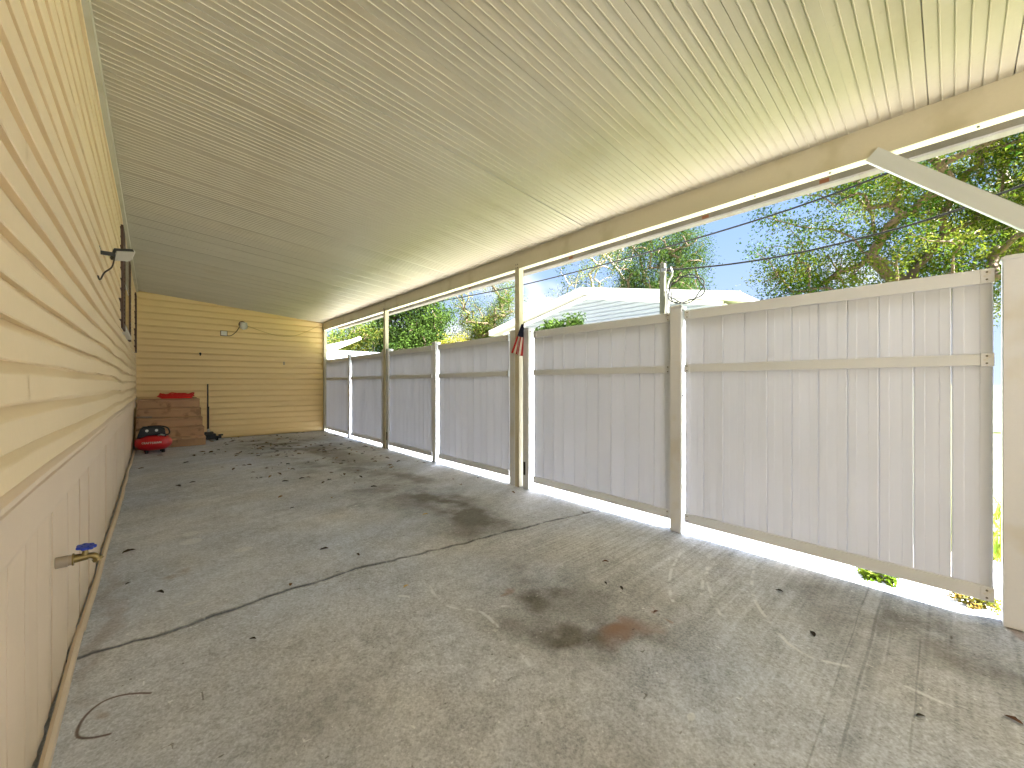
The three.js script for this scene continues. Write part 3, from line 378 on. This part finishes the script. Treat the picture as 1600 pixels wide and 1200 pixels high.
{ // garden tap
  const y = 0.565, d = 2.46, x = HX, t = thing('garden_tap', 'brass garden tap with blue wheel handle on the skirting', 'tap', x, y, d);
  const along = (g) => { g.rotateZ(-Math.PI / 2); return g; };
  { const g = along(cyl(0.027, 0.027, 0.04, 20)); g.translate(x + 0.022, y, -d); part(t, 'pipe', g, M.pipe); } { const g = along(cyl(0.025, 0.025, 0.022, 6)); g.translate(x + 0.048, y + 0.001, -d); part(t, 'nut', g, M.pipe); }
  { const g = along(cyl(0.029, 0.029, 0.006, 20)); g.translate(x + 0.06, y + 0.002, -d); const g2 = along(new THREE.CylinderGeometry(0.016, 0.021, 0.05, 18)); g2.translate(x + 0.086, y + 0.004, -d); const g3 = tube([[x + 0.1, y + 0.006, d], [x + 0.122, y + 0.005, d], [x + 0.136, y - 0.004, d], [x + 0.143, y - 0.016, d]], 0.0145, 14, 12); const g4 = cyl(0.021, 0.021, 0.012, 18); g4.rotateZ(0.45); g4.translate(x + 0.144, y - 0.018, -d); const g5 = cyl(0.009, 0.014, 0.034, 16); g5.rotateZ(-0.12); g5.translate(x + 0.1, y + 0.026, -d); part(t, 'body', [g, g2, g3, g4, g5], M.brass); }
  { const s = new THREE.Shape(); for (let i = 0; i <= 72; i++) { const a = i / 72 * Math.PI * 2, r = 0.031 + 0.0035 * Math.cos(a * 7); i ? s.lineTo(Math.cos(a) * r, Math.sin(a) * r) : s.moveTo(r, 0); }
    for (let k = 0; k < 4; k++) { const h = new THREE.Path(); h.absarc(Math.cos(k * 1.571 + 0.5) * 0.017, Math.sin(k * 1.571 + 0.5) * 0.017, 0.0062, 0, 6.283); s.holes.push(h); }
    const g = new THREE.ExtrudeGeometry(s, { depth: 0.006, bevelEnabled: true, bevelSize: 0.003, bevelThickness: 0.003, bevelSegments: 2, curveSegments: 12 }); g.rotateX(-Math.PI / 2); const hub = cyl(0.009, 0.011, 0.02, 14); g.translate(0, 0.0, 0); const m = merge([g, hub]); m.rotateZ(-0.12); m.rotateX(0.1); m.translate(x + 0.103, y + 0.05, -d); part(t, 'wheel_handle', m, M.blue); }
  t.scale.setScalar(0.85);
}
{ // small flag on a stick, drooping
  const t = thing('small_flag', 'small red and white striped flag drooping from a stick between the posts', 'flag', 3.35, 1.95, 3.53);
  const S = 14, C = 10, mk = (i0, i1, j0, j1, mat, name, off) => { const pos = [], idx = []; const n = 8, m = 4; for (let a = 0; a <= n; a++) for (let b = 0; b <= m; b++) { const u = lerp(i0, i1, a / n), v = lerp(j0, j1, b / m);
        const fold = 0.012 * Math.sin(v * 9 + u * 2.2) * (0.3 + u), spread = 0.05 + 0.15 * u; pos.push(3.335 + fold + off, 2.03 - u * 0.34 - (1 - v) * 0.05 * u, -(3.5 + u * 0.1 + (v - 0.5) * spread * (1 - 0.1 * u))); }
      for (let a = 0; a < n; a++) for (let b = 0; b < m; b++) { const o = a * (m + 1) + b; idx.push(o, o + 1, o + m + 2, o, o + m + 2, o + m + 1); } const g = new THREE.BufferGeometry(); g.setAttribute('position', new THREE.Float32BufferAttribute(pos, 3)); g.setAttribute('uv', new THREE.Float32BufferAttribute(pos.filter((_, i) => i % 3 < 2), 2)); g.setIndex(idx); g.computeVertexNormals(); part(t, name, g, mat); };
  const red = std('#b5202c', 0.8), wh = std('#e8e2de', 0.8), bl = std('#1a2140', 0.8); for (const m of [red, wh, bl]) m.side = THREE.DoubleSide;
  mk(0, 0.42, 0.0, 1, bl, 'canton', 0); for (let i = 0; i < 7; i++) mk(0.42, 1, i / 7, (i + 1) / 7, i % 2 ? wh : red, 'stripe', 0);
  part(t, 'stick', tube([[3.352, 2.06, 3.488], [3.352, 1.8, 3.58]], 0.004, 4, 6), M.pole);
}

// ---------------------------------------------------------------- vegetation
function leafMat(hex, tr = 0.35) { return new THREE.MeshPhysicalMaterial({ color: hex, roughness: 0.97, specularIntensity: 0.06, transmission: tr, thickness: 0, side: THREE.DoubleSide }); }
function clusterGeo(seed, n, leaf, rad) { const R = rng(seed), pos = [], nor = [], uv = [], v = new THREE.Vector3(), q = new THREE.Quaternion();
  for (let i = 0; i < n; i++) { const c = new THREE.Vector3(R() - 0.5, R() - 0.5, R() - 0.5).multiplyScalar(2 * rad); q.setFromEuler(new THREE.Euler((R() - 0.5) * 2.2, R() * 6.28, (R() - 0.5) * 2.2)); const L = leaf * (0.7 + 0.6 * R()), W = L * 0.42;
    const P = [[0, 0, -L / 2], [W / 2, 0.12 * L, 0], [-W / 2, 0.12 * L, 0], [0, 0, L / 2]].map(p => v.set(...p).applyQuaternion(q).add(c).toArray()); const Nn = new THREE.Vector3(0, 1, 0).applyQuaternion(q).toArray();
    for (const k of [0, 3, 1, 0, 2, 3]) { pos.push(...P[k]); nor.push(...Nn); uv.push(0, 0); } }
  const g = new THREE.BufferGeometry(); g.setAttribute('position', new THREE.Float32BufferAttribute(pos, 3)); g.setAttribute('normal', new THREE.Float32BufferAttribute(nor, 3)); g.setAttribute('uv', new THREE.Float32BufferAttribute(uv, 2)); return g; }
function tree({ name, label, category = 'tree', group, base, trunk, r0, blobs, attr, per, leaf = 0.09, rad = 0.28, spread = 0.55, colors, bark, seed, gapF = 0.9, gap = 0.4, tr = 0.35, crown = 'crown' }) {
  const R = rng(seed), t = thing(name, label, category, base[0], base[1], base[2], group);
  const nodes = [{ p: new THREE.Vector3(0, 0, 0), par: -1, limb: -1 }], V = (x, y, d) => new THREE.Vector3(x - base[0], y - base[1], -(d - base[2]));
  for (const q of trunk) nodes.push({ p: V(...q), par: nodes.length - 1, limb: -1 });
  const nt = nodes.length, A = []; let guard = 0; const wsum = blobs.reduce((a, b) => a + b[3] * b[4] * b[5], 0);
  while (A.length < attr && guard++ < 60000) { let w = R() * wsum, b = blobs[0]; for (const c of blobs) { w -= c[3] * c[4] * c[5]; if (w <= 0) { b = c; break; } }
    const u = new THREE.Vector3(R() * 2 - 1, R() * 2 - 1, R() * 2 - 1), l = u.length(); if (l > 1 || l < 0.25) continue; const x = b[0] + u.x * b[3], y = b[1] + u.y * b[4], d = b[2] + u.z * b[5];
    if (fbm(x * gapF + 3, y * gapF + d * gapF * 0.7, 2, seed) < gap) continue; A.push(V(x, y, d)); }
  const top = nodes[nt - 1].p; A.sort((a, b) => a.distanceTo(top) - b.distanceTo(top)); const tips = []; let limbs = 0;
  for (const a of A) { let best = -1, bd = 1e9; for (let i = Math.max(1, Math.floor(nt * 0.4)); i < nodes.length; i++) { const dd = nodes[i].p.distanceTo(a) * (i < nt ? 1.15 : 1); if (dd < bd) { bd = dd; best = i; } }
    const s = nodes[best].p, L = s.distanceTo(a), n = Math.max(1, Math.round(L / 0.45)); let prev = best, lim = nodes[best].limb >= 0 ? nodes[best].limb : limbs++;
    for (let i = 1; i <= n; i++) { const f = i / n, p = s.clone().lerp(a, f); p.y += Math.sin(f * Math.PI) * 0.1 * L; p.x += (R() - 0.5) * 0.14; p.y += (R() - 0.5) * 0.1; p.z += (R() - 0.5) * 0.14; nodes.push({ p, par: prev, limb: lim }); prev = nodes.length - 1; } tips.push(prev); }
  const rr = new Float32Array(nodes.length); for (const k of tips) rr[k] += Math.pow(0.012, 2.0); for (let i = nodes.length - 1; i > 0; i--) { if (!rr[i]) rr[i] = Math.pow(0.01, 2.0); rr[nodes[i].par] += rr[i]; } for (let i = 0; i < rr.length; i++) rr[i] = Math.pow(rr[i], 1 / 2.0); const sc = r0 / rr[0];
  const rad2 = i => Math.max(0.006, rr[i] * sc), tubes = new Map(), up = new THREE.Vector3(0, 1, 0);
  for (let i = 1; i < nodes.length; i++) { const a = nodes[nodes[i].par].p, b = nodes[i].p, L = a.distanceTo(b); if (L < 1e-4) continue; const rb = rad2(i), ra = Math.min(rad2(nodes[i].par), rb * 1.9);
    const sd = rb > 0.05 ? 9 : 5, g = new THREE.CylinderGeometry(rb, ra, L * 1.03, sd, 1, true); g.applyQuaternion(new THREE.Quaternion().setFromUnitVectors(up, b.clone().sub(a).normalize())); g.translate((a.x + b.x) / 2, (a.y + b.y) / 2, (a.z + b.z) / 2); const k = nodes[i].limb; if (!tubes.has(k)) tubes.set(k, []); tubes.get(k).push(g); if (rb > 0.03) { const q = new THREE.IcosahedronGeometry(rb * 1.02, 1); q.translate(b.x, b.y, b.z); tubes.get(k).push(q); } }
  const twigs = []; for (const [k, l] of tubes) { if (k < 0) local(t, 'trunk', metreUV(merge(l)), bark); else if (l.length > 14) local(t, 'limb', metreUV(merge(l)), bark); else twigs.push(...l); } if (twigs.length) local(t, 'twigs', metreUV(merge(twigs)), bark);
  const geo = clusterGeo(seed + 7, 13, leaf, rad), N = tips.length * per, im = new THREE.InstancedMesh(geo, leafMat('#ffffff', tr), N), mt = new THREE.Matrix4(), q = new THREE.Quaternion(), cc = new THREE.Color(), cs = colors.map(c => new THREE.Color(c)); let m = 0;
  for (const k of tips) { const tone = R(); for (let i = 0; i < per; i++) { const o = new THREE.Vector3(R() + R() - 1, (R() + R() - 1) * 0.7, R() + R() - 1).multiplyScalar(spread * 1.5); q.setFromEuler(new THREE.Euler(R() * 6.28, R() * 6.28, R() * 6.28)); const s = 0.7 + 0.6 * R(); mt.compose(nodes[k].p.clone().add(o), q, new THREE.Vector3(s, s, s)); im.setMatrixAt(m, mt);
      const f = clamp(tone * 0.7 + R() * 0.45) * (cs.length - 1), a = Math.min(cs.length - 2, Math.floor(f)); cc.copy(cs[a]).lerp(cs[a + 1], f - a).multiplyScalar(0.24 + 0.24 * R()); im.setColorAt(m, cc); m++; } }
  im.name = crown; im.castShadow = im.receiveShadow = true; im.userData.kind = 'stuff'; t.add(im); return t;
}
const oak = ['#35551c', '#4f7a24', '#76942c', '#a0a43a', '#5c8a2a'], deep = ['#2c4220', '#3f5a26', '#5c782c', '#486626'], olive = ['#3c5a22', '#5c7c2c', '#84943a', '#a4a048'];
tree({ name: 'oak_tree', label: 'big spreading oak right of the blue sky gap, above the nearest panel', base: [14, -0.05, 0.4], trunk: [[14, 0.9, 0.4], [14.05, 1.9, 0.45], [14, 2.9, 0.5], [13.9, 3.6, 0.7]], r0: 0.2, blobs: [[13.6, 5.2, 2.0, 2.6, 2.4, 1.9], [13.4, 4.0, 2.9, 2.0, 1.3, 0.9], [14, 7.2, 0.6, 2.6, 2.4, 2.6], [14, 6, -2.2, 2.6, 2.4, 2], [13.8, 4.2, 0.6, 2, 1, 1.6]], attr: 470, per: 14, leaf: 0.07, rad: 0.22, spread: 0.28, colors: oak, bark: M.bark, seed: 201, gap: 0.47, gapF: 1.1, group: 'trees beyond the fence' });
tree({ name: 'oak_tree', label: 'pale-trunked oak at the right picture edge, behind the brace', base: [17.5, -0.05, -1.3], trunk: [[17.5, 1.6, -1.3], [17.45, 3.2, -1.2], [17.6, 4.8, -1.2], [17.5, 6.4, -1.1]], r0: 0.24, blobs: [[17.5, 8.6, -1.2, 3.4, 3.2, 3.6], [17.5, 5.4, -1.6, 2.6, 1.8, 3.0], [16.8, 4.0, -0.5, 2, 1.4, 2.0]], attr: 380, per: 19, leaf: 0.078, rad: 0.27, spread: 0.45, colors: oak, bark: M.barkPale, seed: 211, gap: 0.42, group: 'trees beyond the fence' });
tree({ name: 'oak_tree', label: 'dark dense oak rising behind the right half of the white gable', base: [21.5, -0.05, 11], trunk: [[21.5, 2, 11], [21.6, 3.6, 11], [21.5, 5.2, 11]], r0: 0.34, blobs: [[21.5, 8.0, 11, 3.0, 2.8, 2.4], [21.3, 5.8, 9.6, 2.4, 1.3, 1.3], [21.5, 6.2, 12.4, 2.4, 1.4, 1.6]], attr: 300, per: 14, leaf: 0.1, rad: 0.32, spread: 0.5, colors: deep, bark: M.bark, seed: 221, gap: 0.4, group: 'trees beyond the fence' });
tree({ name: 'sparse_tree', label: 'thin-leaved pale-limbed tree behind the left half of the white gable', base: [24, -0.05, 17.6], trunk: [[24, 2.5, 17.6], [24.1, 4.5, 17.5], [24, 6.2, 17.4]], r0: 0.22, blobs: [[24, 9.6, 17, 3.2, 3.6, 3.0], [24, 7.2, 20, 2.4, 1.6, 2.2], [23.5, 6.2, 22.5, 2, 1.2, 2]], attr: 230, per: 4, leaf: 0.13, rad: 0.3, spread: 0.45, colors: olive, bark: M.barkPale, seed: 231, gap: 0.42, group: 'trees beyond the fence' });
tree({ name: 'dense_tree', label: 'dense dark green tree right of the second carport post', base: [13.5, -0.05, 24.5], trunk: [[13.5, 1.5, 24.5], [13.6, 3, 24.5]], r0: 0.3, blobs: [[13.5, 5.2, 25, 2.4, 3.6, 2.9], [13.2, 3.2, 23.4, 2, 2, 2]], attr: 300, per: 12, leaf: 0.15, rad: 0.4, spread: 0.5, colors: deep, bark: M.bark, seed: 241, gap: 0.28, group: 'trees beyond the fence' });
tree({ name: 'airy_tree', label: 'airy tree with sky showing through, left of the first carport post', base: [20, -0.05, 25.5], trunk: [[20, 2, 25.5], [20.1, 4, 25.5], [20, 5.5, 25.5]], r0: 0.28, blobs: [[20, 8, 25.5, 3.2, 3.6, 3.2], [19.5, 5.2, 23.6, 1.8, 1.4, 1.8], [20, 5.6, 27.5, 2, 1.4, 1.8]], attr: 230, per: 12, leaf: 0.11, rad: 0.34, spread: 0.45, colors: olive, bark: M.bark, seed: 251, gap: 0.46, gapF: 0.8, group: 'trees beyond the fence' });
tree({ name: 'broad_bush', label: 'tall yellow-green bush behind the white awning', base: [13, -0.05, 33], trunk: [[13, 1, 33], [13, 2, 33]], r0: 0.22, blobs: [[13, 3.8, 33, 2.6, 2.6, 5.5], [12.5, 3, 38, 2.4, 2, 4]], attr: 260, per: 9, leaf: 0.18, rad: 0.45, spread: 0.55, colors: olive, bark: M.bark, seed: 261, gap: 0.3, group: 'trees beyond the fence' });
tree({ name: 'yellow_shrub', label: 'bright yellow-green shrub between the dense tree and the airy tree', category: 'shrub', base: [13.8, -0.05, 20.6], trunk: [[13.8, 0.8, 20.6], [13.8, 1.6, 20.6]], r0: 0.12, blobs: [[13.8, 2.7, 20.6, 1.0, 1.5, 1.3]], attr: 90, per: 9, leaf: 0.12, rad: 0.3, spread: 0.35, colors: ['#7d8a22', '#a5a42c', '#c0b23c'], bark: M.bark, seed: 271, gap: 0.2 });
tree({ name: 'leafy_shoot', label: 'rounded leafy shoot above the panel, left one of two before the gable', category: 'shrub', base: [6, -0.05, 5.45], trunk: [[6, 0.8, 5.45], [6, 1.6, 5.43], [6, 2.2, 5.4]], r0: 0.025, blobs: [[6, 2.36, 5.4, 0.22, 0.16, 0.24]], attr: 26, per: 5, leaf: 0.08, rad: 0.1, spread: 0.1, colors: deep, bark: M.bark, seed: 281, gap: 0 });
tree({ name: 'leafy_shoot', label: 'small leafy shoot above the panel, right one of two before the gable', category: 'shrub', base: [6, -0.05, 4.9], trunk: [[6, 0.8, 4.9], [6, 1.6, 4.9], [6, 2.2, 4.88]], r0: 0.02, blobs: [[6, 2.43, 4.88, 0.16, 0.12, 0.15], [6, 2.56, 4.7, 0.06, 0.06, 0.1]], attr: 16, per: 4, leaf: 0.07, rad: 0.08, spread: 0.08, colors: deep, bark: M.bark, seed: 291, gap: 0 });
tree({ name: 'weed', label: 'bright green weed clump under the nearest fence panel', category: 'weed', base: [3.6, -0.012, 0.33], trunk: [[3.6, 0.01, 0.33], [3.6, 0.02, 0.33]], r0: 0.004, blobs: [[3.6, 0.028, 0.33, 0.07, 0.028, 0.1]], attr: 40, per: 3, leaf: 0.026, rad: 0.02, spread: 0.015, colors: ['#5f8c1c', '#86a826', '#a2bb38'], bark: M.pole, seed: 301, gap: 0, crown: 'leaves' });
tree({ name: 'weed', label: 'dry yellowish weed at the foot of the biggest post', category: 'weed', base: [3.6, -0.012, -0.1], trunk: [[3.6, 0.01, -0.1], [3.6, 0.015, -0.1]], r0: 0.003, blobs: [[3.6, 0.02, -0.1, 0.06, 0.018, 0.1]], attr: 26, per: 2, leaf: 0.028, rad: 0.02, spread: 0.015, colors: ['#b98f3c', '#9aa63a', '#c9a650'], bark: M.pole, seed: 311, gap: 0, crown: 'leaves' });

// ---------------------------------------------------------------- neighbours
{
  const gx = 9, t = thing('neighbour_house', 'white-sided house with a low gable beyond the fence', 'house', gx, -0.05, 6.8);
  const apex = [6.8, 3.78], half = 3.55, sl = 0.2, yAt = d => apex[1] - Math.abs(d - apex[0]) * sl;
  let row = 0; for (let y0 = 0.3; y0 < 3.74; y0 += 0.102, row++) { const hw = Math.min(half, (apex[1] - y0 - 0.03) / sl); if (hw < 0.1) continue; part(t, 'siding_board', sweep([[0.0, y0 + 0.108], [0.0, y0 + 0.098], [0.026, y0 + 0.062], [0.03, y0 + 0.003], [0.027, y0], [0.0, y0 + 0.001]], 6.8 - hw, 6.8 + hw, 10, (s, y, o) => [gx - o, Math.min(y, yAt(s) + 0.02), -s]), M.houseWhite); }
  part(t, 'wall', box(gx + 0.02, gx + 12, -0.05, 2.95, 6.8 - half + 0.02, 6.8 + half - 0.02), M.houseWhite);
  for (const e of [-1, 1]) { const q = e < 0 ? 'roof_slope' : 'roof_slope'; const L = half + 0.42, g = new THREE.BoxGeometry(12.6, 0.1, L * Math.hypot(1, sl)); g.rotateX(-e * Math.atan(sl)); g.translate(gx + 6.0, apex[1] + 0.1 - sl * L / 2, -(6.8 + e * L / 2)); part(t, q, g, M.roofWhite);
    const f = new THREE.BoxGeometry(0.03, 0.19, L * Math.hypot(1, sl)); f.rotateX(-e * Math.atan(sl)); f.translate(gx - 0.33, apex[1] + 0.07 - sl * L / 2, -(6.8 + e * L / 2)); part(t, 'fascia', f, M.houseTrim);
    const fr = new THREE.BoxGeometry(0.05, 0.1, half * Math.hypot(1, sl)); fr.rotateX(-e * Math.atan(sl)); fr.translate(gx - 0.03, apex[1] - 0.06 - sl * half / 2, -(6.8 + e * half / 2)); part(t, 'frieze', fr, M.houseTrim);
    part(t, 'corner_board', box(gx - 0.025, gx + 0.05, -0.05, 3.0, 6.8 + e * half - 0.06, 6.8 + e * half + 0.04, 0.004), M.houseTrim);
    part(t, 'gutter', box(gx - 0.3, gx + 12.2, 2.98, 3.08, 6.8 + e * (half + 0.4), 6.8 + e * (half + 0.5), 0.02), M.houseTrim); }
}
{ // neighbour's awning far behind
  const t = thing('awning_house', 'low house with a white striped metal awning at the far left of the fence', 'house', 6.5, -0.05, 19);
  part(t, 'wall', box(5.95, 9, -0.05, 2.9, 19.5, 26), M.houseWhite);
  for (let i = 0; i < 11; i++) { const d0 = 15.4 + i * 0.5; const g = new RoundedBoxGeometry(1.05, 0.05, 0.4, 1, 0.015); g.rotateZ(0.45); g.translate(5.45, 2.84, -(d0 + 0.2)); part(t, 'awning_slat', g, M.roofWhite); const h = new THREE.BoxGeometry(1.02, 0.02, 0.1); h.rotateZ(0.45); h.translate(5.45, 2.87, -(d0 + 0.45)); part(t, 'awning_seam', h, M.fascia); }
  { const g = cyl(0.07, 0.07, 5.5, 16); g.rotateX(Math.PI / 2); g.translate(4.97, 2.6, -18.1); part(t, 'awning_edge', g, M.houseTrim); }
  { const g = cyl(0.07, 0.07, 1.1, 16); g.rotateZ(Math.PI / 2 + 0.45); g.translate(5.45, 2.84, -15.36); part(t, 'awning_edge', g, M.houseTrim); }
  for (const d of [15.6, 18, 20.4]) part(t, 'awning_post', box(4.95, 5.0, -0.05, 2.58, d, d + 0.05), M.houseTrim);
  part(t, 'air_conditioner', box(5.3, 5.94, 1.95, 2.35, 19.8, 20.5, 0.02), M.fascia);
}
{ // short utility post with cable coil, conduit and wires
  const x = 7, d = 3.58, t = thing('utility_post', 'square weathered utility post with conduit in front of the white gable', 'post', x, -0.05, d);
  part(t, 'post_body', metreUV(box(x - 0.045, x + 0.045, -0.05, 3.53, d - 0.045, d + 0.045, 0.008)), M.pole);
  { const g = cyl(0.028, 0.028, 2.9, 12); g.translate(x - 0.03, 1.5, -(d - 0.1)); part(t, 'conduit', g, M.conduit); }
  part(t, 'conduit', tube([[x - 0.03, 2.94, d - 0.1], [x - 0.03, 3.15, d - 0.12], [x - 0.03, 3.3, d - 0.2], [x - 0.03, 3.42, d - 0.16]], 0.014, 16, 6), M.conduit);
  const coil = []; for (let i = 0; i <= 70; i++) { const a = -1.2 + i / 70 * 6.28 * 2.2, r = 0.27 + 0.03 * Math.sin(i * 0.7); coil.push([x - 0.05 + i * 0.0012, 2.98 + Math.sin(a) * r * 0.85, d - 0.42 + Math.cos(a) * r * 1.15]); } part(t, 'cable_coil', tube(coil, 0.011, 200, 5), M.wire);
  part(t, 'bracket', box(x - 0.08, x - 0.055, 3.36, 3.42, d - 0.1, d, 0.004), M.screw);
  const w1 = part(scene, 'overhead_wire', tube([[7, 3.39, 3.5], [7, 3.26, 2.4], [7, 3.22, 1.48], [7, 3.27, 0.47], [7, 3.335, 0], [7, 3.46, -0.53], [7, 4.6, -5], [7, 7.5, -14]], 0.015, 120, 5), M.wire); tag(w1, 'lower overhead wire running from the utility post to the right', 'wire');
  const w2 = part(scene, 'overhead_wire', tube([[9, 8.5, 45], [9, 5.2, 19], [9, 4.6, 10.6], [9, 4.52, 6.1], [9, 4.58, 3.0], [9, 4.66, 1.7], [9, 4.79, 0.68], [9, 5.6, -4], [9, 8, -14]], 0.019, 160, 5), M.wire); tag(w2, 'upper overhead wire crossing above the white gable', 'wire');
}

// ---------------------------------------------------------------- leaves on the slab
function dryLeaf(seed, L) { const R = rng(seed), n = 6, pos = [], idx = []; for (let i = 0; i <= n; i++) { const t = i / n, w = L * 0.24 * Math.pow(Math.sin(Math.PI * clamp(t * 0.96 + 0.02)), 0.8) * (0.8 + 0.3 * R()), c = 0.12 * L * Math.sin(t * 3.1 + R()), b = (R() - 0.5) * 0.02 * L; pos.push(-w + b, 0.004 + c * 0.5 + w * 0.5, (t - 0.5) * L, b, 0.003 + c * 0.4, (t - 0.5) * L, w + b, 0.004 + c * 0.5 + w * 0.35, (t - 0.5) * L); }
  for (let i = 0; i < n; i++) for (let k = 0; k < 2; k++) { const o = i * 3 + k; idx.push(o, o + 3, o + 4, o, o + 4, o + 1); } const g = new THREE.BufferGeometry(); g.setAttribute('position', new THREE.Float32BufferAttribute(pos, 3)); g.setAttribute('uv', new THREE.Float32BufferAttribute(new Array(pos.length / 3 * 2).fill(0), 2)); g.setIndex(idx); g.computeVertexNormals(); return g; }
const leafTones = ['#3a2a1e', '#241c18', '#6a4a2c', '#c9a668', '#5b3a28'].map(c => { const m = std(c, 0.85); m.side = THREE.DoubleSide; return m; });
[[0.03, 3.26, 0.085, 1, 'dark curled leaf on the slab nearest the tap, right one'], [-0.12, 3.54, 0.06, 1, 'tiny dark leaf close to the skirting beyond the tap'], [0.98, 3.26, 0.09, 0, 'brown leaf lying just behind the slab crack, left of centre'], [1.14, 2.99, 0.07, 0, 'small brown leaf on the slab crack line near the middle'], [1.19, 2.32, 0.07, 3, 'yellow leaf in front of the slab crack'], [2.43, 1.68, 0.07, 4, 'brown leaf in front of the post under the cable coil'], [2.17, 1.5, 0.05, 1, 'black leaf scrap beside the dark oil stain'], [2.11, 1.12, 0.06, 4, 'rust-brown leaf beside the rust stain'], [2.9, 0.72, 0.06, 1, 'black leaf among the white scrape arcs'], [2.53, 0.48, 0.07, 1, 'black leaf scrap right of the white scrape arcs'], [2.22, 0.08, 0.05, 1, 'black leaf scrap near the right foreground'], [2.46, -0.16, 0.075, 4, 'long brown leaf at the right picture edge'], [0.37, 6.54, 0.1, 1, 'dark leaf on the slab in front of the compressor, right one'], [0.21, 6.48, 0.07, 1, 'dark leaf on the slab in front of the compressor, left one'], [1.06, 4.55, 0.07, 1, 'dark leaf alone on the pale middle of the slab'], [0.37, 2.36, 0.05, 1, 'tiny dark leaf in the left foreground'], [0.65, 2.83, 0.06, 2, 'tan leaf on the crack in the left half'], [1.98, 3.46, 0.09, 3, 'pale leaf on the dark oil stain']].forEach(([x, d, L, c, label], i) => { const g = dryLeaf(400 + i, L * 0.68); g.rotateY(i * 1.9 + 0.6); g.translate(x, floorY(x, d) + 0.002, -d); const m = part(scene, 'fallen_leaf', g, leafTones[c]); tag(m, label, 'leaf', 'fallen leaves on the slab'); });
{ const R = rng(77), N = 260, im = new THREE.InstancedMesh(dryLeaf(9, 0.075), std('#ffffff', 0.9), N), mt = new THREE.Matrix4(), q = new THREE.Quaternion(), c = new THREE.Color(), pal = ['#3a2c20', '#2a211a', '#574029', '#6d5233', '#8d7048'];
  im.material.side = THREE.DoubleSide; let k = 0; while (k < N) { let x, d; const z = R(); if (z < 0.55) { x = 2.1 + (R() + R() - 1) * 1.5; d = 7.4 + (R() + R() - 1) * 3.6; } else if (z < 0.8) { x = 1.6 + (R() + R() - 1) * 1.6; d = 10 + (R() - 0.5) * 2.4; } else { x = -0.2 + R() * 3.5; d = -0.3 + R() * 11; if (R() < 0.75 && d < 6) continue; } if (x < -0.25 || x > 3.35 || d > 11.2 || (x < 0.85 && d > 9.5)) continue;
    if (fbm(x * 1.6, d * 1.6, 3, 401) < 0.42) continue; q.setFromEuler(new THREE.Euler((R() - 0.5) * 0.5, R() * 6.28, (R() - 0.5) * 0.5)); const s = 0.3 + R() * 0.9; mt.compose(new THREE.Vector3(x, floorY(x, d) + 0.003, -d), q, new THREE.Vector3(s, s, s)); im.setMatrixAt(k, mt); im.setColorAt(k, c.set(pal[Math.floor(R() * 5)])); k++; }
  im.name = 'leaf_litter'; im.userData = { kind: 'stuff', label: 'scattered dead leaf litter over the back half of the slab', category: 'leaf litter' }; im.castShadow = im.receiveShadow = true; scene.add(im); }
{ const R = rng(88), N = 9000, g = new THREE.BufferGeometry(); g.setAttribute('position', new THREE.Float32BufferAttribute([-0.006, 0, 0, 0.006, 0, 0, 0.012, 0.11, 0.03], 3)); g.setAttribute('uv', new THREE.Float32BufferAttribute([0, 0, 1, 0, 0, 1], 2)); g.computeVertexNormals();
  const im = new THREE.InstancedMesh(g, leafMat('#ffffff', 0.3), N), mt = new THREE.Matrix4(), q = new THREE.Quaternion(), c = new THREE.Color(); for (let k = 0; k < N; k++) { q.setFromEuler(new THREE.Euler((R() - 0.5) * 0.6, R() * 6.28, (R() - 0.5) * 0.6)); const s = 0.6 + R(); mt.compose(new THREE.Vector3(4.62 + R() * R() * 3, -0.05, 3 - R() * 6), q, new THREE.Vector3(s * 1.3, s, s)); im.setMatrixAt(k, mt); im.setColorAt(k, c.setRGB(0.12 + 0.1 * R(), 0.17 + 0.08 * R(), 0.03)); }
  im.name = 'grass'; im.userData = { kind: 'stuff', label: 'green grass blades beyond the pale side path', category: 'grass' }; scene.add(im); }

renderer.render(scene, camera);
